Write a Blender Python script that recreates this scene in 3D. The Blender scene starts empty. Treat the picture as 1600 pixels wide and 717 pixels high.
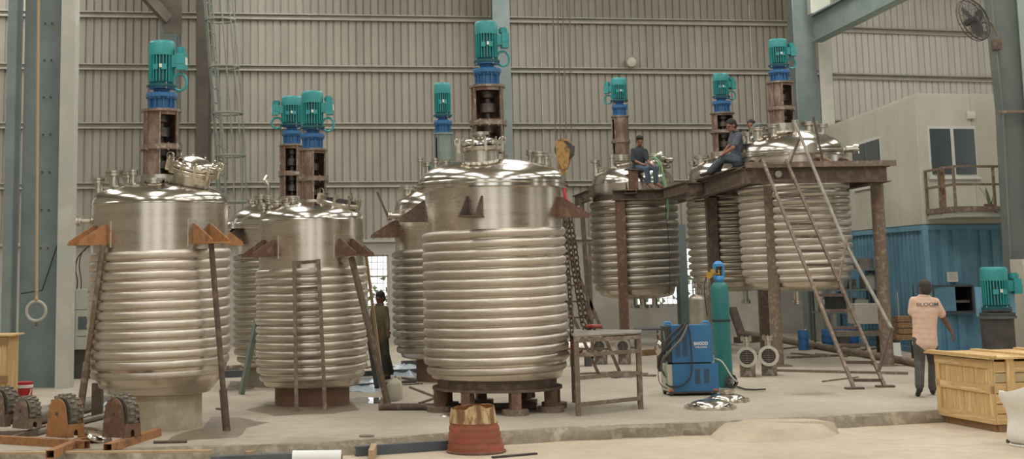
import bpy, math, random
from math import pi, sin, cos, tan, atan2, sqrt, radians
from mathutils import Vector, Matrix, Euler
random.seed(7)
C = bpy.context.scene.collection

# ---------------------------------------------------------------- camera
F, X0, Y0, H0 = 2200.0, 620.0, 117.0, 1.84      # focal length and optical centre in pixels of the 1600x717 picture
PITCH, ROLL = math.atan((422.3 - 117) / 2200), 0.015
cam = bpy.data.objects.new('camera', bpy.data.cameras.new('camera'))
C.objects.link(cam)
cam.data.sensor_fit = 'HORIZONTAL'
cam.data.sensor_width = 36.0
cam.data.lens = F * 36.0 / 1600
cam.data.shift_x = (800 - X0) / 1600
cam.data.shift_y = (Y0 - 358.5) / 1600
cam.data.clip_end = 400
CAMR = Matrix.Rotation(pi / 2 + PITCH, 3, 'X') @ Matrix.Rotation(-ROLL, 3, 'Z')
cam.matrix_world = Matrix.Translation((0, 0, H0)) @ CAMR.to_4x4()
bpy.context.scene.camera = cam

def ray(px, py):
    return CAMR @ Vector(((px - X0) / F, (Y0 - py) / F, -1.0))
def at(px, py, Y):                     # the point of the place seen at a pixel, at distance Y into the hall
    r = ray(px, py)
    return Vector((0, 0, H0)) + r * (Y / r.y)
def gr(px, py, z=0.0):                 # the point of the floor seen at a pixel
    r = ray(px, py)
    return Vector((0, 0, H0)) + r * ((z - H0) / r.z)

# ---------------------------------------------------------------- world, lights, exposure
sc = bpy.context.scene
sc.view_settings.view_transform = 'Standard'
sc.view_settings.look = 'None'
sc.view_settings.gamma = 1.0
sc.view_settings.use_curve_mapping = False
sc.view_settings.exposure = 0.1
w = bpy.data.worlds.new('sky'); sc.world = w
w.use_nodes = True
nt = w.node_tree; nt.nodes.clear()
out = nt.nodes.new('ShaderNodeOutputWorld'); bg = nt.nodes.new('ShaderNodeBackground')
tc = nt.nodes.new('ShaderNodeTexCoord'); sep = nt.nodes.new('ShaderNodeSeparateXYZ')
rmp = nt.nodes.new('ShaderNodeValToRGB')
rmp.color_ramp.elements[0].position = 0.0; rmp.color_ramp.elements[0].color = (0.92, 0.92, 0.90, 1)
rmp.color_ramp.elements[1].position = 0.6; rmp.color_ramp.elements[1].color = (0.80, 0.88, 1.0, 1)
nt.links.new(tc.outputs['Generated'], sep.inputs[0]); nt.links.new(sep.outputs['Z'], rmp.inputs[0])
nt.links.new(rmp.outputs[0], bg.inputs[0]); bg.inputs[1].default_value = 1.6
nt.links.new(bg.outputs[0], out.inputs[0])
CEIL = 10.6
SKYLIGHTS = [(x, y) for x in (-9.5, -3.0, 3.5, 10.0, 16.5) for y in (3.5, 13.0, 22.5, 32.0)]
for (x, y) in SKYLIGHTS:               # daylight falling through the translucent roof sheets
    ld = bpy.data.lights.new('skylight_daylight', 'AREA'); ld.shape = 'RECTANGLE'
    ld.size = 1.5; ld.size_y = 6.0; ld.energy = 230; ld.color = (1.0, 0.95, 0.87)
    lo = bpy.data.objects.new('skylight_daylight', ld); lo.location = (x, y, CEIL - .06); C.objects.link(lo)

# ---------------------------------------------------------------- materials
def lin(r, g, b):
    f = lambda c: (c / 255 / 12.92) if c / 255 <= 0.04045 else ((c / 255 + 0.055) / 1.055) ** 2.4
    return (f(r), f(g), f(b), 1)
def mat(name, c1, c2=None, c3=None, scale=4.0, rough=0.7, metal=0.0, bump=0.0, stretch=(1, 1, 1), detail=6, contrast=(0.35, 0.65), rvar=0.0, bscale=None, space='Object', spec=0.5):
    m = bpy.data.materials.new(name); m.use_nodes = True
    n = m.node_tree.nodes; l = m.node_tree.links; p = n['Principled BSDF']
    p.inputs['Roughness'].default_value = rough; p.inputs['Metallic'].default_value = metal
    p.inputs['Specular IOR Level'].default_value = spec
    if c2 is None and not bump and not rvar:
        p.inputs['Base Color'].default_value = c1; return m
    t = n.new('ShaderNodeTexCoord'); mp = n.new('ShaderNodeMapping'); mp.inputs['Scale'].default_value = stretch
    l.new(t.outputs[space], mp.inputs[0])
    no = n.new('ShaderNodeTexNoise'); no.inputs['Scale'].default_value = scale; no.inputs['Detail'].default_value = detail
    no.inputs['Roughness'].default_value = .6
    l.new(mp.outputs[0], no.inputs['Vector'])
    r = n.new('ShaderNodeValToRGB'); e = r.color_ramp.elements
    e[0].position, e[1].position = contrast; e[0].color = c1; e[1].color = c2 or c1
    if c3:
        x = r.color_ramp.elements.new((contrast[0] + contrast[1]) / 2); x.color = c3
    l.new(no.outputs[0], r.inputs[0]); l.new(r.outputs[0], p.inputs['Base Color'])
    if rvar:
        mr = n.new('ShaderNodeMapRange'); mr.inputs['To Min'].default_value = rough - rvar; mr.inputs['To Max'].default_value = rough + rvar
        l.new(no.outputs[0], mr.inputs[0]); l.new(mr.outputs[0], p.inputs['Roughness'])
    if bump:
        b = n.new('ShaderNodeBump'); b.inputs['Strength'].default_value = bump; b.inputs['Distance'].default_value = .01
        if bscale:
            n2 = n.new('ShaderNodeTexNoise'); n2.inputs['Scale'].default_value = bscale; n2.inputs['Detail'].default_value = 4
            l.new(mp.outputs[0], n2.inputs['Vector']); l.new(n2.outputs[0], b.inputs['Height'])
        else:
            l.new(no.outputs[0], b.inputs['Height'])
        l.new(b.outputs[0], p.inputs['Normal'])
    return m
M = {}
M['clad'] = mat('painted_cladding', lin(144, 139, 128), lin(166, 161, 149), scale=1.3, rough=.6, stretch=(1, 1, .2))
M['clad_right'] = mat('lit_cladding', lin(196, 194, 184), lin(212, 210, 200), scale=1.3, rough=.55, stretch=(1, 1, .35))  # right run made paler: light from the right put into the colour
M['girt'] = mat('girt_paint', lin(160, 158, 146), lin(180, 177, 165), scale=2, rough=.6)
M['plaster'] = mat('grey_plaster', lin(166, 164, 156), lin(186, 184, 176), lin(172, 168, 158), scale=1.2, rough=.9, bump=.2, bscale=20)
M['column'] = mat('blue_grey_paint', lin(110, 124, 122), lin(126, 138, 136), scale=1.5, rough=.55, bump=.05, bscale=15)
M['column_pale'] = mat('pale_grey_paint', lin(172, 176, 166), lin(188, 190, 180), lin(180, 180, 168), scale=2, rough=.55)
M['column_dark'] = mat('dark_column_paint', lin(84, 78, 70), lin(104, 96, 86), scale=2, rough=.7)
M['floor'] = None
M['steel'] = mat('brushed_stainless', lin(206, 196, 182), lin(218, 209, 196), scale=2, rough=.28, metal=1, stretch=(.5, .5, 6), rvar=.04, bump=.015, bscale=4)
M['steel_dome'] = mat('polished_stainless', lin(200, 194, 182), lin(216, 210, 200), scale=2, rough=.18, metal=1, rvar=.05, bump=.03, bscale=4)
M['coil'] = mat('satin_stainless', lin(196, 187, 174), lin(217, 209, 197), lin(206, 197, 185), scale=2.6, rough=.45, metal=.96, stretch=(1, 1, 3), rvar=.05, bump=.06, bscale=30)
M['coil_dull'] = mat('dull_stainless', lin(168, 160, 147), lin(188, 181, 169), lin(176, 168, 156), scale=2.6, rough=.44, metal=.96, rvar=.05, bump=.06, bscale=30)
M['nozzle'] = mat('machined_stainless', lin(192, 184, 170), lin(212, 206, 194), scale=20, rough=.3, metal=1)
M['rust'] = mat('rusty_primer', lin(118, 86, 68), lin(138, 106, 86), lin(100, 78, 64), scale=7, rough=.75, bump=.15)
M['rust_orange'] = mat('orange_rust', lin(152, 106, 66), lin(128, 92, 66), lin(168, 122, 78), scale=6, rough=.75, bump=.15)
M['rust_brown'] = mat('brown_rusty_steel', lin(100, 84, 72), lin(120, 102, 88), lin(88, 74, 64), scale=6, rough=.7, bump=.15)
M['rust_pale'] = mat('weathered_rusty_steel', lin(126, 110, 94), lin(148, 132, 116), lin(110, 94, 80), scale=9, rough=.7, bump=.15)
M['ped'] = mat('lantern_steel', lin(106, 82, 70), lin(150, 132, 118), lin(118, 94, 80), scale=6, rough=.6, metal=.2, bump=.15, stretch=(1, 1, .5))
M['ped_flange'] = mat('lantern_flange_steel', lin(156, 144, 130), lin(184, 174, 160), lin(130, 112, 98), scale=12, rough=.45, metal=.6)
M['coupling'] = mat('coupling_cast_iron', lin(82, 78, 72), lin(112, 104, 94), scale=8, rough=.45, metal=.6)
M['teal'] = mat('teal_motor_paint', lin(48, 138, 140), lin(62, 154, 154), scale=4, rough=.42)
M['teal_dark'] = mat('teal_fin_gap_shade', lin(18, 74, 78), lin(26, 86, 90), scale=4, rough=.5)  # motor core darkened, shade between the fins put into the colour
M['blue'] = mat('blue_gearbox_paint', lin(48, 98, 146), lin(60, 112, 160), scale=5, rough=.4)
M['greygreen'] = mat('grey_green_paint', lin(110, 128, 120), lin(128, 142, 134), scale=4, rough=.5)
M['white'] = mat('white_label', lin(224, 222, 214), rough=.6)
M['bolt'] = mat('zinc_bolt', lin(176, 172, 160), rough=.4, metal=.8)
M['rubber'] = mat('black_rubber', lin(52, 52, 50), lin(70, 70, 68), scale=10, rough=.85)
M['tyre'] = mat('dusty_tyre_rubber', lin(82, 80, 74), lin(134, 126, 110), scale=9, rough=.9, bump=.2)
M['cable'] = mat('black_cable', lin(50, 50, 48), rough=.6)
M['yellow'] = mat('worn_yellow_paint', lin(156, 118, 66), lin(110, 86, 60), lin(176, 140, 84), scale=9, rough=.7)
M['rope'] = mat('dirty_rope', lin(176, 152, 122), rough=.9)
M['wire_rope'] = mat('steel_wire_rope', lin(112, 108, 100), rough=.6, metal=.4)
M['chain'] = mat('rusty_chain', lin(110, 92, 80), lin(80, 66, 58), scale=20, rough=.6, metal=.5)
M['red'] = mat('red_paint', lin(206, 74, 82), rough=.5)
M['red_hook'] = mat('red_hook_paint', lin(168, 70, 66), lin(140, 70, 62), scale=12, rough=.5)
M['wmblue'] = mat('welder_blue_paint', lin(44, 104, 148), lin(54, 114, 158), scale=3, rough=.45)
M['black'] = mat('black_plastic', lin(44, 46, 48), rough=.6)
M['cyl'] = mat('teal_cylinder_paint', lin(38, 112, 110), lin(50, 126, 122), scale=3, rough=.5, stretch=(1, 1, .4))
M['capblue'] = mat('blue_cap_paint', lin(58, 140, 196), rough=.45)
M['brass'] = mat('brass', lin(190, 150, 70), rough=.35, metal=.8)
M['ply'] = mat('crate_pine', lin(214, 182, 128), lin(228, 200, 150), lin(200, 166, 112), scale=3, rough=.75, stretch=(8, 8, .7), bump=.05)
M['ply_h'] = mat('crate_pine_level_grain', lin(212, 180, 126), lin(228, 198, 148), lin(198, 164, 112), scale=3, rough=.75, stretch=(.7, .7, 8), bump=.05)
M['ply_grey'] = mat('weathered_pine', lin(176, 158, 124), lin(192, 172, 136), scale=3, rough=.8, stretch=(.7, .7, 8))
M['ply_dark'] = mat('dark_pine', lin(140, 108, 76), lin(160, 126, 90), scale=3, rough=.8)
M['contblue'] = mat('container_blue_paint', lin(98, 148, 174), lin(120, 168, 190), lin(108, 156, 180), scale=1.4, rough=.6, bump=.03)
M['cabin'] = mat('cabin_cream_panel', lin(190, 186, 170), lin(202, 198, 183), scale=1, rough=.7)
M['cabin_side'] = M['cabin']
M['alu'] = mat('white_window_frame', lin(214, 214, 206), rough=.5)
M['concrete'] = mat('rough_concrete', lin(160, 150, 132), lin(180, 170, 152), lin(140, 130, 112), scale=5, rough=.95, bump=.7, bscale=22)
M['concrete_base'] = mat('base_sheet_metal', lin(186, 172, 148), lin(200, 188, 166), lin(174, 160, 138), scale=3, rough=.55, metal=.2)
M['skirt_brown'] = mat('brown_skirt_plate', lin(112, 84, 68), lin(132, 102, 84), scale=2, rough=.7, stretch=(1, 1, .4))
M['skirt_grey'] = mat('grey_skirt_plate', lin(126, 118, 104), lin(144, 136, 120), scale=2, rough=.8)
M['greyblue'] = mat('grey_blue_cabinet_paint', lin(170, 172, 160), lin(182, 184, 172), scale=3, rough=.5)
M['debris'] = mat('scrap_steel', lin(140, 132, 120), lin(170, 162, 150), lin(110, 96, 84), scale=9, rough=.45, metal=.5)
M['plastic'] = mat('sky_tinted_film', lin(176, 196, 210), lin(206, 220, 230), scale=9, rough=.15, bump=.3)  # blue tint stands in for reflected sky
M['jerry'] = mat('translucent_white_plastic', lin(208, 200, 182), rough=.5)
M['bag'] = mat('white_woven_sack', lin(222, 220, 210), lin(236, 234, 226), scale=8, rough=.75, bump=.1, bscale=60)
M['drumblue'] = mat('blue_drum_plastic', lin(48, 104, 160), rough=.5)
M['leaf'] = mat('plant_leaf', lin(84, 108, 66), lin(120, 140, 86), scale=12, rough=.6)
M['hedge'] = mat('sunlit_foliage', lin(150, 190, 120), lin(210, 232, 190), scale=3, rough=.8)
M['skin'] = mat('skin', lin(138, 92, 70), lin(150, 104, 82), scale=20, rough=.6)
M['skin_dark'] = mat('dark_skin', lin(104, 70, 54), lin(116, 80, 62), scale=20, rough=.6)
M['hair'] = mat('black_hair', lin(36, 32, 30), rough=.7)
M['hair_grey'] = mat('greying_hair', lin(70, 62, 54), lin(52, 46, 40), scale=30, rough=.8)
M['jeans'] = mat('blue_jeans', lin(72, 90, 108), lin(94, 112, 128), scale=14, rough=.9)
M['jeans_faded'] = mat('faded_jeans', lin(78, 92, 104), lin(104, 116, 124), scale=8, rough=.9)
M['navy'] = mat('dark_navy_shirt', lin(44, 48, 54), lin(58, 62, 68), scale=14, rough=.9)
M['greyshirt'] = mat('grey_blue_shirt', lin(76, 80, 92), lin(94, 98, 108), scale=10, rough=.9)
M['pink'] = mat('dusty_pink_shirt', lin(212, 178, 156), lin(222, 192, 172), scale=8, rough=.9)
M['darktrousers'] = mat('charcoal_trousers', lin(66, 64, 60), lin(82, 80, 74), scale=8, rough=.9)
M['olive'] = mat('olive_clothes', lin(120, 112, 84), lin(98, 92, 70), scale=8, rough=.9)
M['boot'] = mat('brown_boot_leather', lin(110, 74, 60), rough=.6)
M['shoe'] = mat('dark_sandal', lin(48, 46, 44), rough=.7)
M['green'] = mat('green_webbing', lin(120, 168, 124), rough=.8)
M['redbucket'] = mat('red_bucket_plastic', lin(176, 44, 44), rough=.45)
M['drumred'] = mat('red_faded_drum_paint', lin(150, 74, 58), lin(172, 92, 72), lin(134, 82, 58), scale=3, rough=.7, stretch=(1, 1, 2.5))
M['drumyellow'] = mat('ochre_rusted_drum_paint', lin(196, 178, 140), lin(124, 92, 64), lin(180, 150, 108), scale=10, rough=.8, stretch=(1, 1, .35), contrast=(.42, .58))
M['drumin'] = mat('rusty_drum_inside', lin(170, 112, 60), lin(120, 74, 44), scale=7, rough=.8)
M['slate'] = mat('slate_blue_steel', lin(76, 86, 92), lin(92, 100, 104), scale=3, rough=.5)
M['film'] = mat('white_stretch_film', lin(226, 228, 226), rough=.3)
M['paper'] = mat('white_paper', lin(222, 222, 214), rough=.8)
M['glass_dark'] = mat('dark_window_glass', lin(70, 80, 84), rough=.12)
M['dark'] = mat('dark_machine_paint', lin(60, 58, 56), lin(78, 74, 70), scale=5, rough=.7)
M['wood'] = mat('rough_timber', lin(150, 118, 84), lin(170, 140, 104), lin(130, 102, 74), scale=3, rough=.85, stretch=(6, 1, 6))
M['orangebox'] = mat('orange_enamel', lin(206, 104, 60), rough=.5)
M['pipe'] = mat('grey_steel_tube', lin(150, 146, 136), lin(128, 118, 104), scale=6, rough=.5, metal=.4)
M['ladder_grey'] = mat('grey_green_ladder_paint', lin(118, 126, 118), lin(136, 140, 130), scale=4, rough=.6)
M['batten'] = mat('weathered_batten', lin(166, 142, 112), lin(182, 158, 128), scale=4, rough=.8)
M['tarp'] = mat('dark_grey_sheet', lin(72, 80, 82), lin(96, 102, 102), scale=5, rough=.6)
M['column_shadow'] = mat('shaded_grey_green_paint', lin(98, 106, 102), lin(112, 118, 112), scale=1.5, rough=.6)  # column web darkened, its shade put into the colour
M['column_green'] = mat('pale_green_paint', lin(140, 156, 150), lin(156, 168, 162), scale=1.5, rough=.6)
M['damp'] = mat('damp_concrete', lin(120, 108, 92), lin(136, 124, 106), scale=3, rough=.5)

def floor_mat(name, c1, c2, c3, dark, seed):
    m = bpy.data.materials.new(name); m.use_nodes = True
    n = m.node_tree.nodes; l = m.node_tree.links; p = n['Principled BSDF']
    t = n.new('ShaderNodeTexCoord'); mp = n.new('ShaderNodeMapping'); mp.inputs['Location'].default_value = (seed, seed, 0)
    l.new(t.outputs['Object'], mp.inputs[0])
    def noise(s, d=8, r=.6):
        x = n.new('ShaderNodeTexNoise'); x.inputs['Scale'].default_value = s; x.inputs['Detail'].default_value = d; x.inputs['Roughness'].default_value = r
        l.new(mp.outputs[0], x.inputs['Vector']); return x
    a = noise(.55); r = n.new('ShaderNodeValToRGB'); e = r.color_ramp.elements
    e[0].position = .34; e[1].position = .66; e[0].color = c1; e[1].color = c2
    q = e.new(.5); q.color = c3
    l.new(a.outputs[0], r.inputs[0])
    b = noise(5, 10, .7); mx = n.new('ShaderNodeMixRGB'); mx.blend_type = 'MULTIPLY'
    r2 = n.new('ShaderNodeValToRGB'); r2.color_ramp.elements[0].position = .35; r2.color_ramp.elements[0].color = (.72, .7, .66, 1); r2.color_ramp.elements[1].position = .6; r2.color_ramp.elements[1].color = (1, 1, 1, 1)
    l.new(b.outputs[0], r2.inputs[0]); mx.inputs[0].default_value = .5
    l.new(r.outputs[0], mx.inputs[1]); l.new(r2.outputs[0], mx.inputs[2])
    c = noise(.3, 5); r3 = n.new('ShaderNodeValToRGB'); r3.color_ramp.elements[0].position = .6; r3.color_ramp.elements[1].position = .68
    r3.color_ramp.elements[0].color = (0, 0, 0, 1); r3.color_ramp.elements[1].color = (1, 1, 1, 1)
    l.new(c.outputs[0], r3.inputs[0])
    m2 = n.new('ShaderNodeMixRGB'); l.new(r3.outputs[0], m2.inputs[0]); l.new(mx.outputs[0], m2.inputs[1]); m2.inputs[2].default_value = dark
    l.new(m2.outputs[0], p.inputs['Base Color'])
    mr = n.new('ShaderNodeMapRange'); mr.inputs['To Min'].default_value = .8; mr.inputs['To Max'].default_value = .45
    l.new(r3.outputs[0], mr.inputs[0]); l.new(mr.outputs[0], p.inputs['Roughness'])
    bp = n.new('ShaderNodeBump'); bp.inputs['Strength'].default_value = .25; bp.inputs['Distance'].default_value = .01
    l.new(b.outputs[0], bp.inputs['Height']); l.new(bp.outputs[0], p.inputs['Normal'])
    return m
M['floor'] = floor_mat('dusty_concrete_floor', lin(168, 158, 141), lin(186, 177, 160), lin(176, 167, 150), lin(134, 124, 108), 3.3)
M['floor_low'] = floor_mat('dusty_lower_floor', lin(184, 169, 146), lin(202, 190, 168), lin(192, 178, 155), lin(164, 148, 126), 11.7)

# ---------------------------------------------------------------- mesh helpers
class MB:
    def __init__(s): s.v = []; s.f = []
    def add(s, vs, fs):
        o = len(s.v); s.v += [tuple(v) for v in vs]; s.f += [tuple(i + o for i in f) for f in fs]; return s
    def box(s, c, d, R=None, taper=1.0):
        x, y, z = d[0] / 2, d[1] / 2, d[2] / 2
        vs = [Vector((sx * x * (taper if sz > 0 else 1), sy * y * (taper if sz > 0 else 1), sz * z)) for sz in (-1, 1) for sy in (-1, 1) for sx in (-1, 1)]
        if R is not None: vs = [R @ v for v in vs]
        c = Vector(c)
        return s.add([v + c for v in vs], [(0, 2, 3, 1), (4, 5, 7, 6), (0, 1, 5, 4), (2, 6, 7, 3), (0, 4, 6, 2), (1, 3, 7, 5)])
    def bar(s, a, b, wd, ht=None, up=(0, 0, 1)):          # rectangular bar from a to b
        a, b = Vector(a), Vector(b); d = b - a; L = d.length
        if L < 1e-6: return s
        z = d / L; u = Vector(up)
        if abs(z.dot(u)) > .98: u = Vector((0, 1, 0))
        x = z.cross(u).normalized(); y = x.cross(z).normalized()
        R = Matrix((x, y, z)).transposed()
        return s.box((a + b) / 2, (wd, ht or wd, L), R)
    def cyl(s, a, b, r1, r2=None, n=16, caps=True):
        a, b = Vector(a), Vector(b); r2 = r1 if r2 is None else r2
        d = (b - a); z = d.normalized(); u = Vector((1, 0, 0)) if abs(z.x) < .9 else Vector((0, 1, 0))
        x = z.cross(u).normalized(); y = z.cross(x)
        vs = [a + (x * cos(2 * pi * i / n) + y * sin(2 * pi * i / n)) * r1 for i in range(n)] + [b + (x * cos(2 * pi * i / n) + y * sin(2 * pi * i / n)) * r2 for i in range(n)]
        fs = [(i, (i + 1) % n, n + (i + 1) % n, n + i) for i in range(n)]
        if caps: fs += [tuple(range(n))[::-1], tuple(range(n, 2 * n))]
        return s.add(vs, fs)
    def lathe(s, prof, n=32, c=(0, 0, 0), a0=0.0, a1=2 * pi, cap0=False, cap1=False, R=None):
        full = abs(a1 - a0 - 2 * pi) < 1e-6; k = n if full else n + 1
        c = Vector(c); vs = []
        for (r, z) in prof:
            for i in range(k):
                a = a0 + (a1 - a0) * i / n; p = Vector((r * cos(a), r * sin(a), z))
                vs.append((R @ p if R is not None else p) + c)
        fs = []
        for j in range(len(prof) - 1):
            for i in range(n):
                i2 = (i + 1) % k
                fs.append((j * k + i, j * k + i2, (j + 1) * k + i2, (j + 1) * k + i))
        if cap0: fs.append(tuple(range(k))[::-1])
        if cap1: fs.append(tuple((len(prof) - 1) * k + i for i in range(k)))
        return s.add(vs, fs)
    def arcwall(s, r0, r1, z0, z1, a0, a1, n=6, c=(0, 0, 0)):    # closed curved slab
        pr = [(r1, z0), (r1, z1), (r0, z1), (r0, z0), (r1, z0)]
        s.lathe(pr, n, c, a0, a1)
        for a in (a0, a1):
            q = [Vector((r * cos(a), r * sin(a), z)) + Vector(c) for r, z in pr[:4]]
            s.add(q, [(0, 1, 2, 3)])
        return s
    def tube(s, pts, r, n=8, closed=False, caps=True):
        pts = [Vector(p) for p in pts]; m = len(pts); rs = r if isinstance(r, (list, tuple)) else [r] * m
        vs = []; prev = None
        for i, p in enumerate(pts):
            t = (pts[(i + 1) % m] - pts[i - 1]) if closed else (pts[min(i + 1, m - 1)] - pts[max(i - 1, 0)])
            t.normalize()
            if prev is None: u = Vector((0, 0, 1)) if abs(t.z) < .9 else Vector((1, 0, 0))
            else: u = prev
            x = (u - t * u.dot(t)).normalized(); prev = x; y = t.cross(x)
            vs += [p + (x * cos(2 * pi * k / n) + y * sin(2 * pi * k / n)) * rs[i] for k in range(n)]
        fs = []
        for i in range(m if closed else m - 1):
            for k in range(n):
                a = i * n; b = ((i + 1) % m) * n; k2 = (k + 1) % n
                fs.append((a + k, a + k2, b + k2, b + k))
        if caps and not closed: fs += [tuple(range(n))[::-1], tuple((m - 1) * n + k for k in range(n))]
        return s.add(vs, fs)
    def prism(s, poly, h0, h1, axis='z', R=None, c=(0, 0, 0)):    # polygon extruded along an axis
        n = len(poly); c = Vector(c); vs = []
        for h in (h0, h1):
            for (a, b) in poly:
                p = Vector((a, b, h)) if axis == 'z' else (Vector((a, h, b)) if axis == 'y' else Vector((h, a, b)))
                vs.append((R @ p if R is not None else p) + c)
        return s.add(vs, [tuple(range(n))[::-1], tuple(range(n, 2 * n))] + [(i, (i + 1) % n, n + (i + 1) % n, n + i) for i in range(n)])
    def ball(s, c, r, n=12, m=8):
        c = Vector(c); rx, ry, rz = (r, r, r) if not isinstance(r, (tuple, list, Vector)) else r
        vs = [c + Vector((0, 0, -rz))]
        for j in range(1, m):
            a = -pi / 2 + pi * j / m
            vs += [c + Vector((rx * cos(a) * cos(2 * pi * i / n), ry * cos(a) * sin(2 * pi * i / n), rz * sin(a))) for i in range(n)]
        vs.append(c + Vector((0, 0, rz)))
        fs = [(0, 1 + (i + 1) % n, 1 + i) for i in range(n)]
        for j in range(m - 2):
            fs += [(1 + j * n + i, 1 + j * n + (i + 1) % n, 1 + (j + 1) * n + (i + 1) % n, 1 + (j + 1) * n + i) for i in range(n)]
        t = len(vs) - 1
        fs += [(1 + (m - 2) * n + i, 1 + (m - 2) * n + (i + 1) % n, t) for i in range(n)]
        return s.add(vs, fs)
    def xf(s, Mx):
        s.v = [tuple(Mx @ Vector(v)) for v in s.v]; return s
    def mesh(s, name, smooth=True, ang=35):
        me = bpy.data.meshes.new(name); me.from_pydata(s.v, [], s.f); me.update()
        bm_fix(me)
        if smooth:
            me.polygons.foreach_set('use_smooth', [True] * len(me.polygons)); me.set_sharp_from_angle(angle=radians(ang))
        return me
    def build(s, name, m, parent=None, loc=None, smooth=True, ang=35):
        return link(name, s.mesh(name, smooth, ang), m, parent, loc)
import bmesh
def bm_fix(me):
    b = bmesh.new(); b.from_mesh(me); bmesh.ops.recalc_face_normals(b, faces=b.faces); b.to_mesh(me); b.free()
def link(name, me, m, parent=None, loc=None, rot=None):
    o = bpy.data.objects.new(name, me)
    if m is not None and not me.materials: me.materials.append(M[m] if isinstance(m, str) else m)
    C.objects.link(o)
    if parent is not None: o.parent = parent
    if loc is not None: o.location = loc
    if rot is not None: o.rotation_euler = rot
    return o
def thing(name, label, cat, loc=(0, 0, 0), rz=0.0, group=None):
    o = bpy.data.objects.new(name, None); o.empty_display_size = .1; C.objects.link(o)
    o.location = loc; o.rotation_euler = (0, 0, rz); o['label'] = label; o['category'] = cat
    if group: o['group'] = group
    return o
def tag(o, label=None, cat=None, group=None, kind=None):
    if label: o['label'] = label
    if cat: o['category'] = cat
    if group: o['group'] = group
    if kind: o['kind'] = kind
    return o
def struct(name, label=None, loc=(0, 0, 0), mb=None, m=None):
    if mb is None:
        o = bpy.data.objects.new(name, None); C.objects.link(o); o.location = loc
    else:
        o = mb.build(name, m); o.location = loc
    o['kind'] = 'structure'
    if label: o['label'] = label
    return o
def jit(p, a): return (p[0] + random.uniform(-a, a), p[1] + random.uniform(-a, a), p[2] + random.uniform(-a, a))
# ================================================================ THE SETTING
# ---- floors
EDGE_PX = [(370, 697), (508, 692), (584, 686), (701, 678), (786, 675), (880, 669), (1131, 659), (1290, 651), (1440, 643)]
LOWZ = -0.14
edge = [gr(x, y) for x, y in EDGE_PX]
d0 = (edge[1] - edge[0]).normalized(); dl = (edge[-1] - edge[3]).normalized()
line = []
A = edge[0] - Vector((d0.x, d0.y * .6, 0)).normalized() * 14; Bp = edge[-1] + dl * 16
allp = [A] + edge + [Bp]
rnd = random.Random(3)
for i in range(len(allp) - 1):
    L = (allp[i + 1] - allp[i]).length; n = max(2, int(L / .25))
    for k in range(n):
        p = allp[i].lerp(allp[i + 1], k / n); line.append(Vector((p.x + rnd.uniform(-.015, .015), p.y + rnd.uniform(-.03, .03), 0)))
line.append(Bp)
mb = MB()
n = len(line)
inner = [p + Vector((0, .16, 0)) for p in line]
vs = [tuple(p) for p in inner] + [(p.x * 1.0, 46, 0) for p in line]
mb.add(vs, [(i, i + 1, n + i + 1, n + i) for i in range(n - 1)])
floor = struct('floor', 'dusty concrete floor slab under the vessels', mb=mb, m='floor')
mb = MB(); vs = []
for i, p in enumerate(line):
    j = lambda a: rnd.uniform(-a, a)
    vs += [tuple(inner[i]), (p.x, p.y + .03 + j(.02), 0.004 + j(.008)), (p.x + j(.02), p.y + j(.03), -.03 + j(.01)), (p.x + j(.02), p.y - .02 + j(.03), -.09 + j(.015)), (p.x, p.y - .03 + j(.03), LOWZ - .02)]
mb.add(vs, [(i * 5 + k, (i + 1) * 5 + k, (i + 1) * 5 + k + 1, i * 5 + k + 1) for i in range(n - 1) for k in range(4)])
struct('trim_1', 'broken rough concrete edge of the raised floor slab', mb=mb, m='concrete')
mb = MB(); mb.add([(-20, -14, LOWZ), (30, -14, LOWZ), (30, 30, LOWZ), (-20, 30, LOWZ)], [(0, 1, 2, 3)])
struct('floor_lower', 'smooth lower concrete floor in front of the slab', mb=mb, m='floor_low')
# cement ramp smeared over the slab edge
ramp = [(1112, 662), (1160, 655), (1220, 653), (1275, 653), (1303, 658), (1312, 667), (1290, 674), (1230, 678), (1170, 681), (1125, 680), (1106, 672)]
mb = MB(); cpt = gr(1200, 665, -.03); vs = [(cpt.x, cpt.y, .012)]
pr = [gr(x, y, -.06 if y > 660 else .005) for x, y in ramp]
vs += [((p.x * .75 + cpt.x * .25), (p.y * .75 + cpt.y * .25), -.02 if p.z < -.03 else .012) for p in pr] + [(p.x, p.y, LOWZ - .01 if p.z < -.03 else -.01) for p in pr]
k = len(pr)
mb.add(vs, [(0, 1 + i, 1 + (i + 1) % k) for i in range(k)] + [(1 + i, 1 + k + i, 1 + k + (i + 1) % k, 1 + (i + 1) % k) for i in range(k)])
o = mb.build('cement_ramp', 'floor_low'); tag(o, 'rounded cement patch smeared over the slab edge as a ramp', 'ramp')

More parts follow.
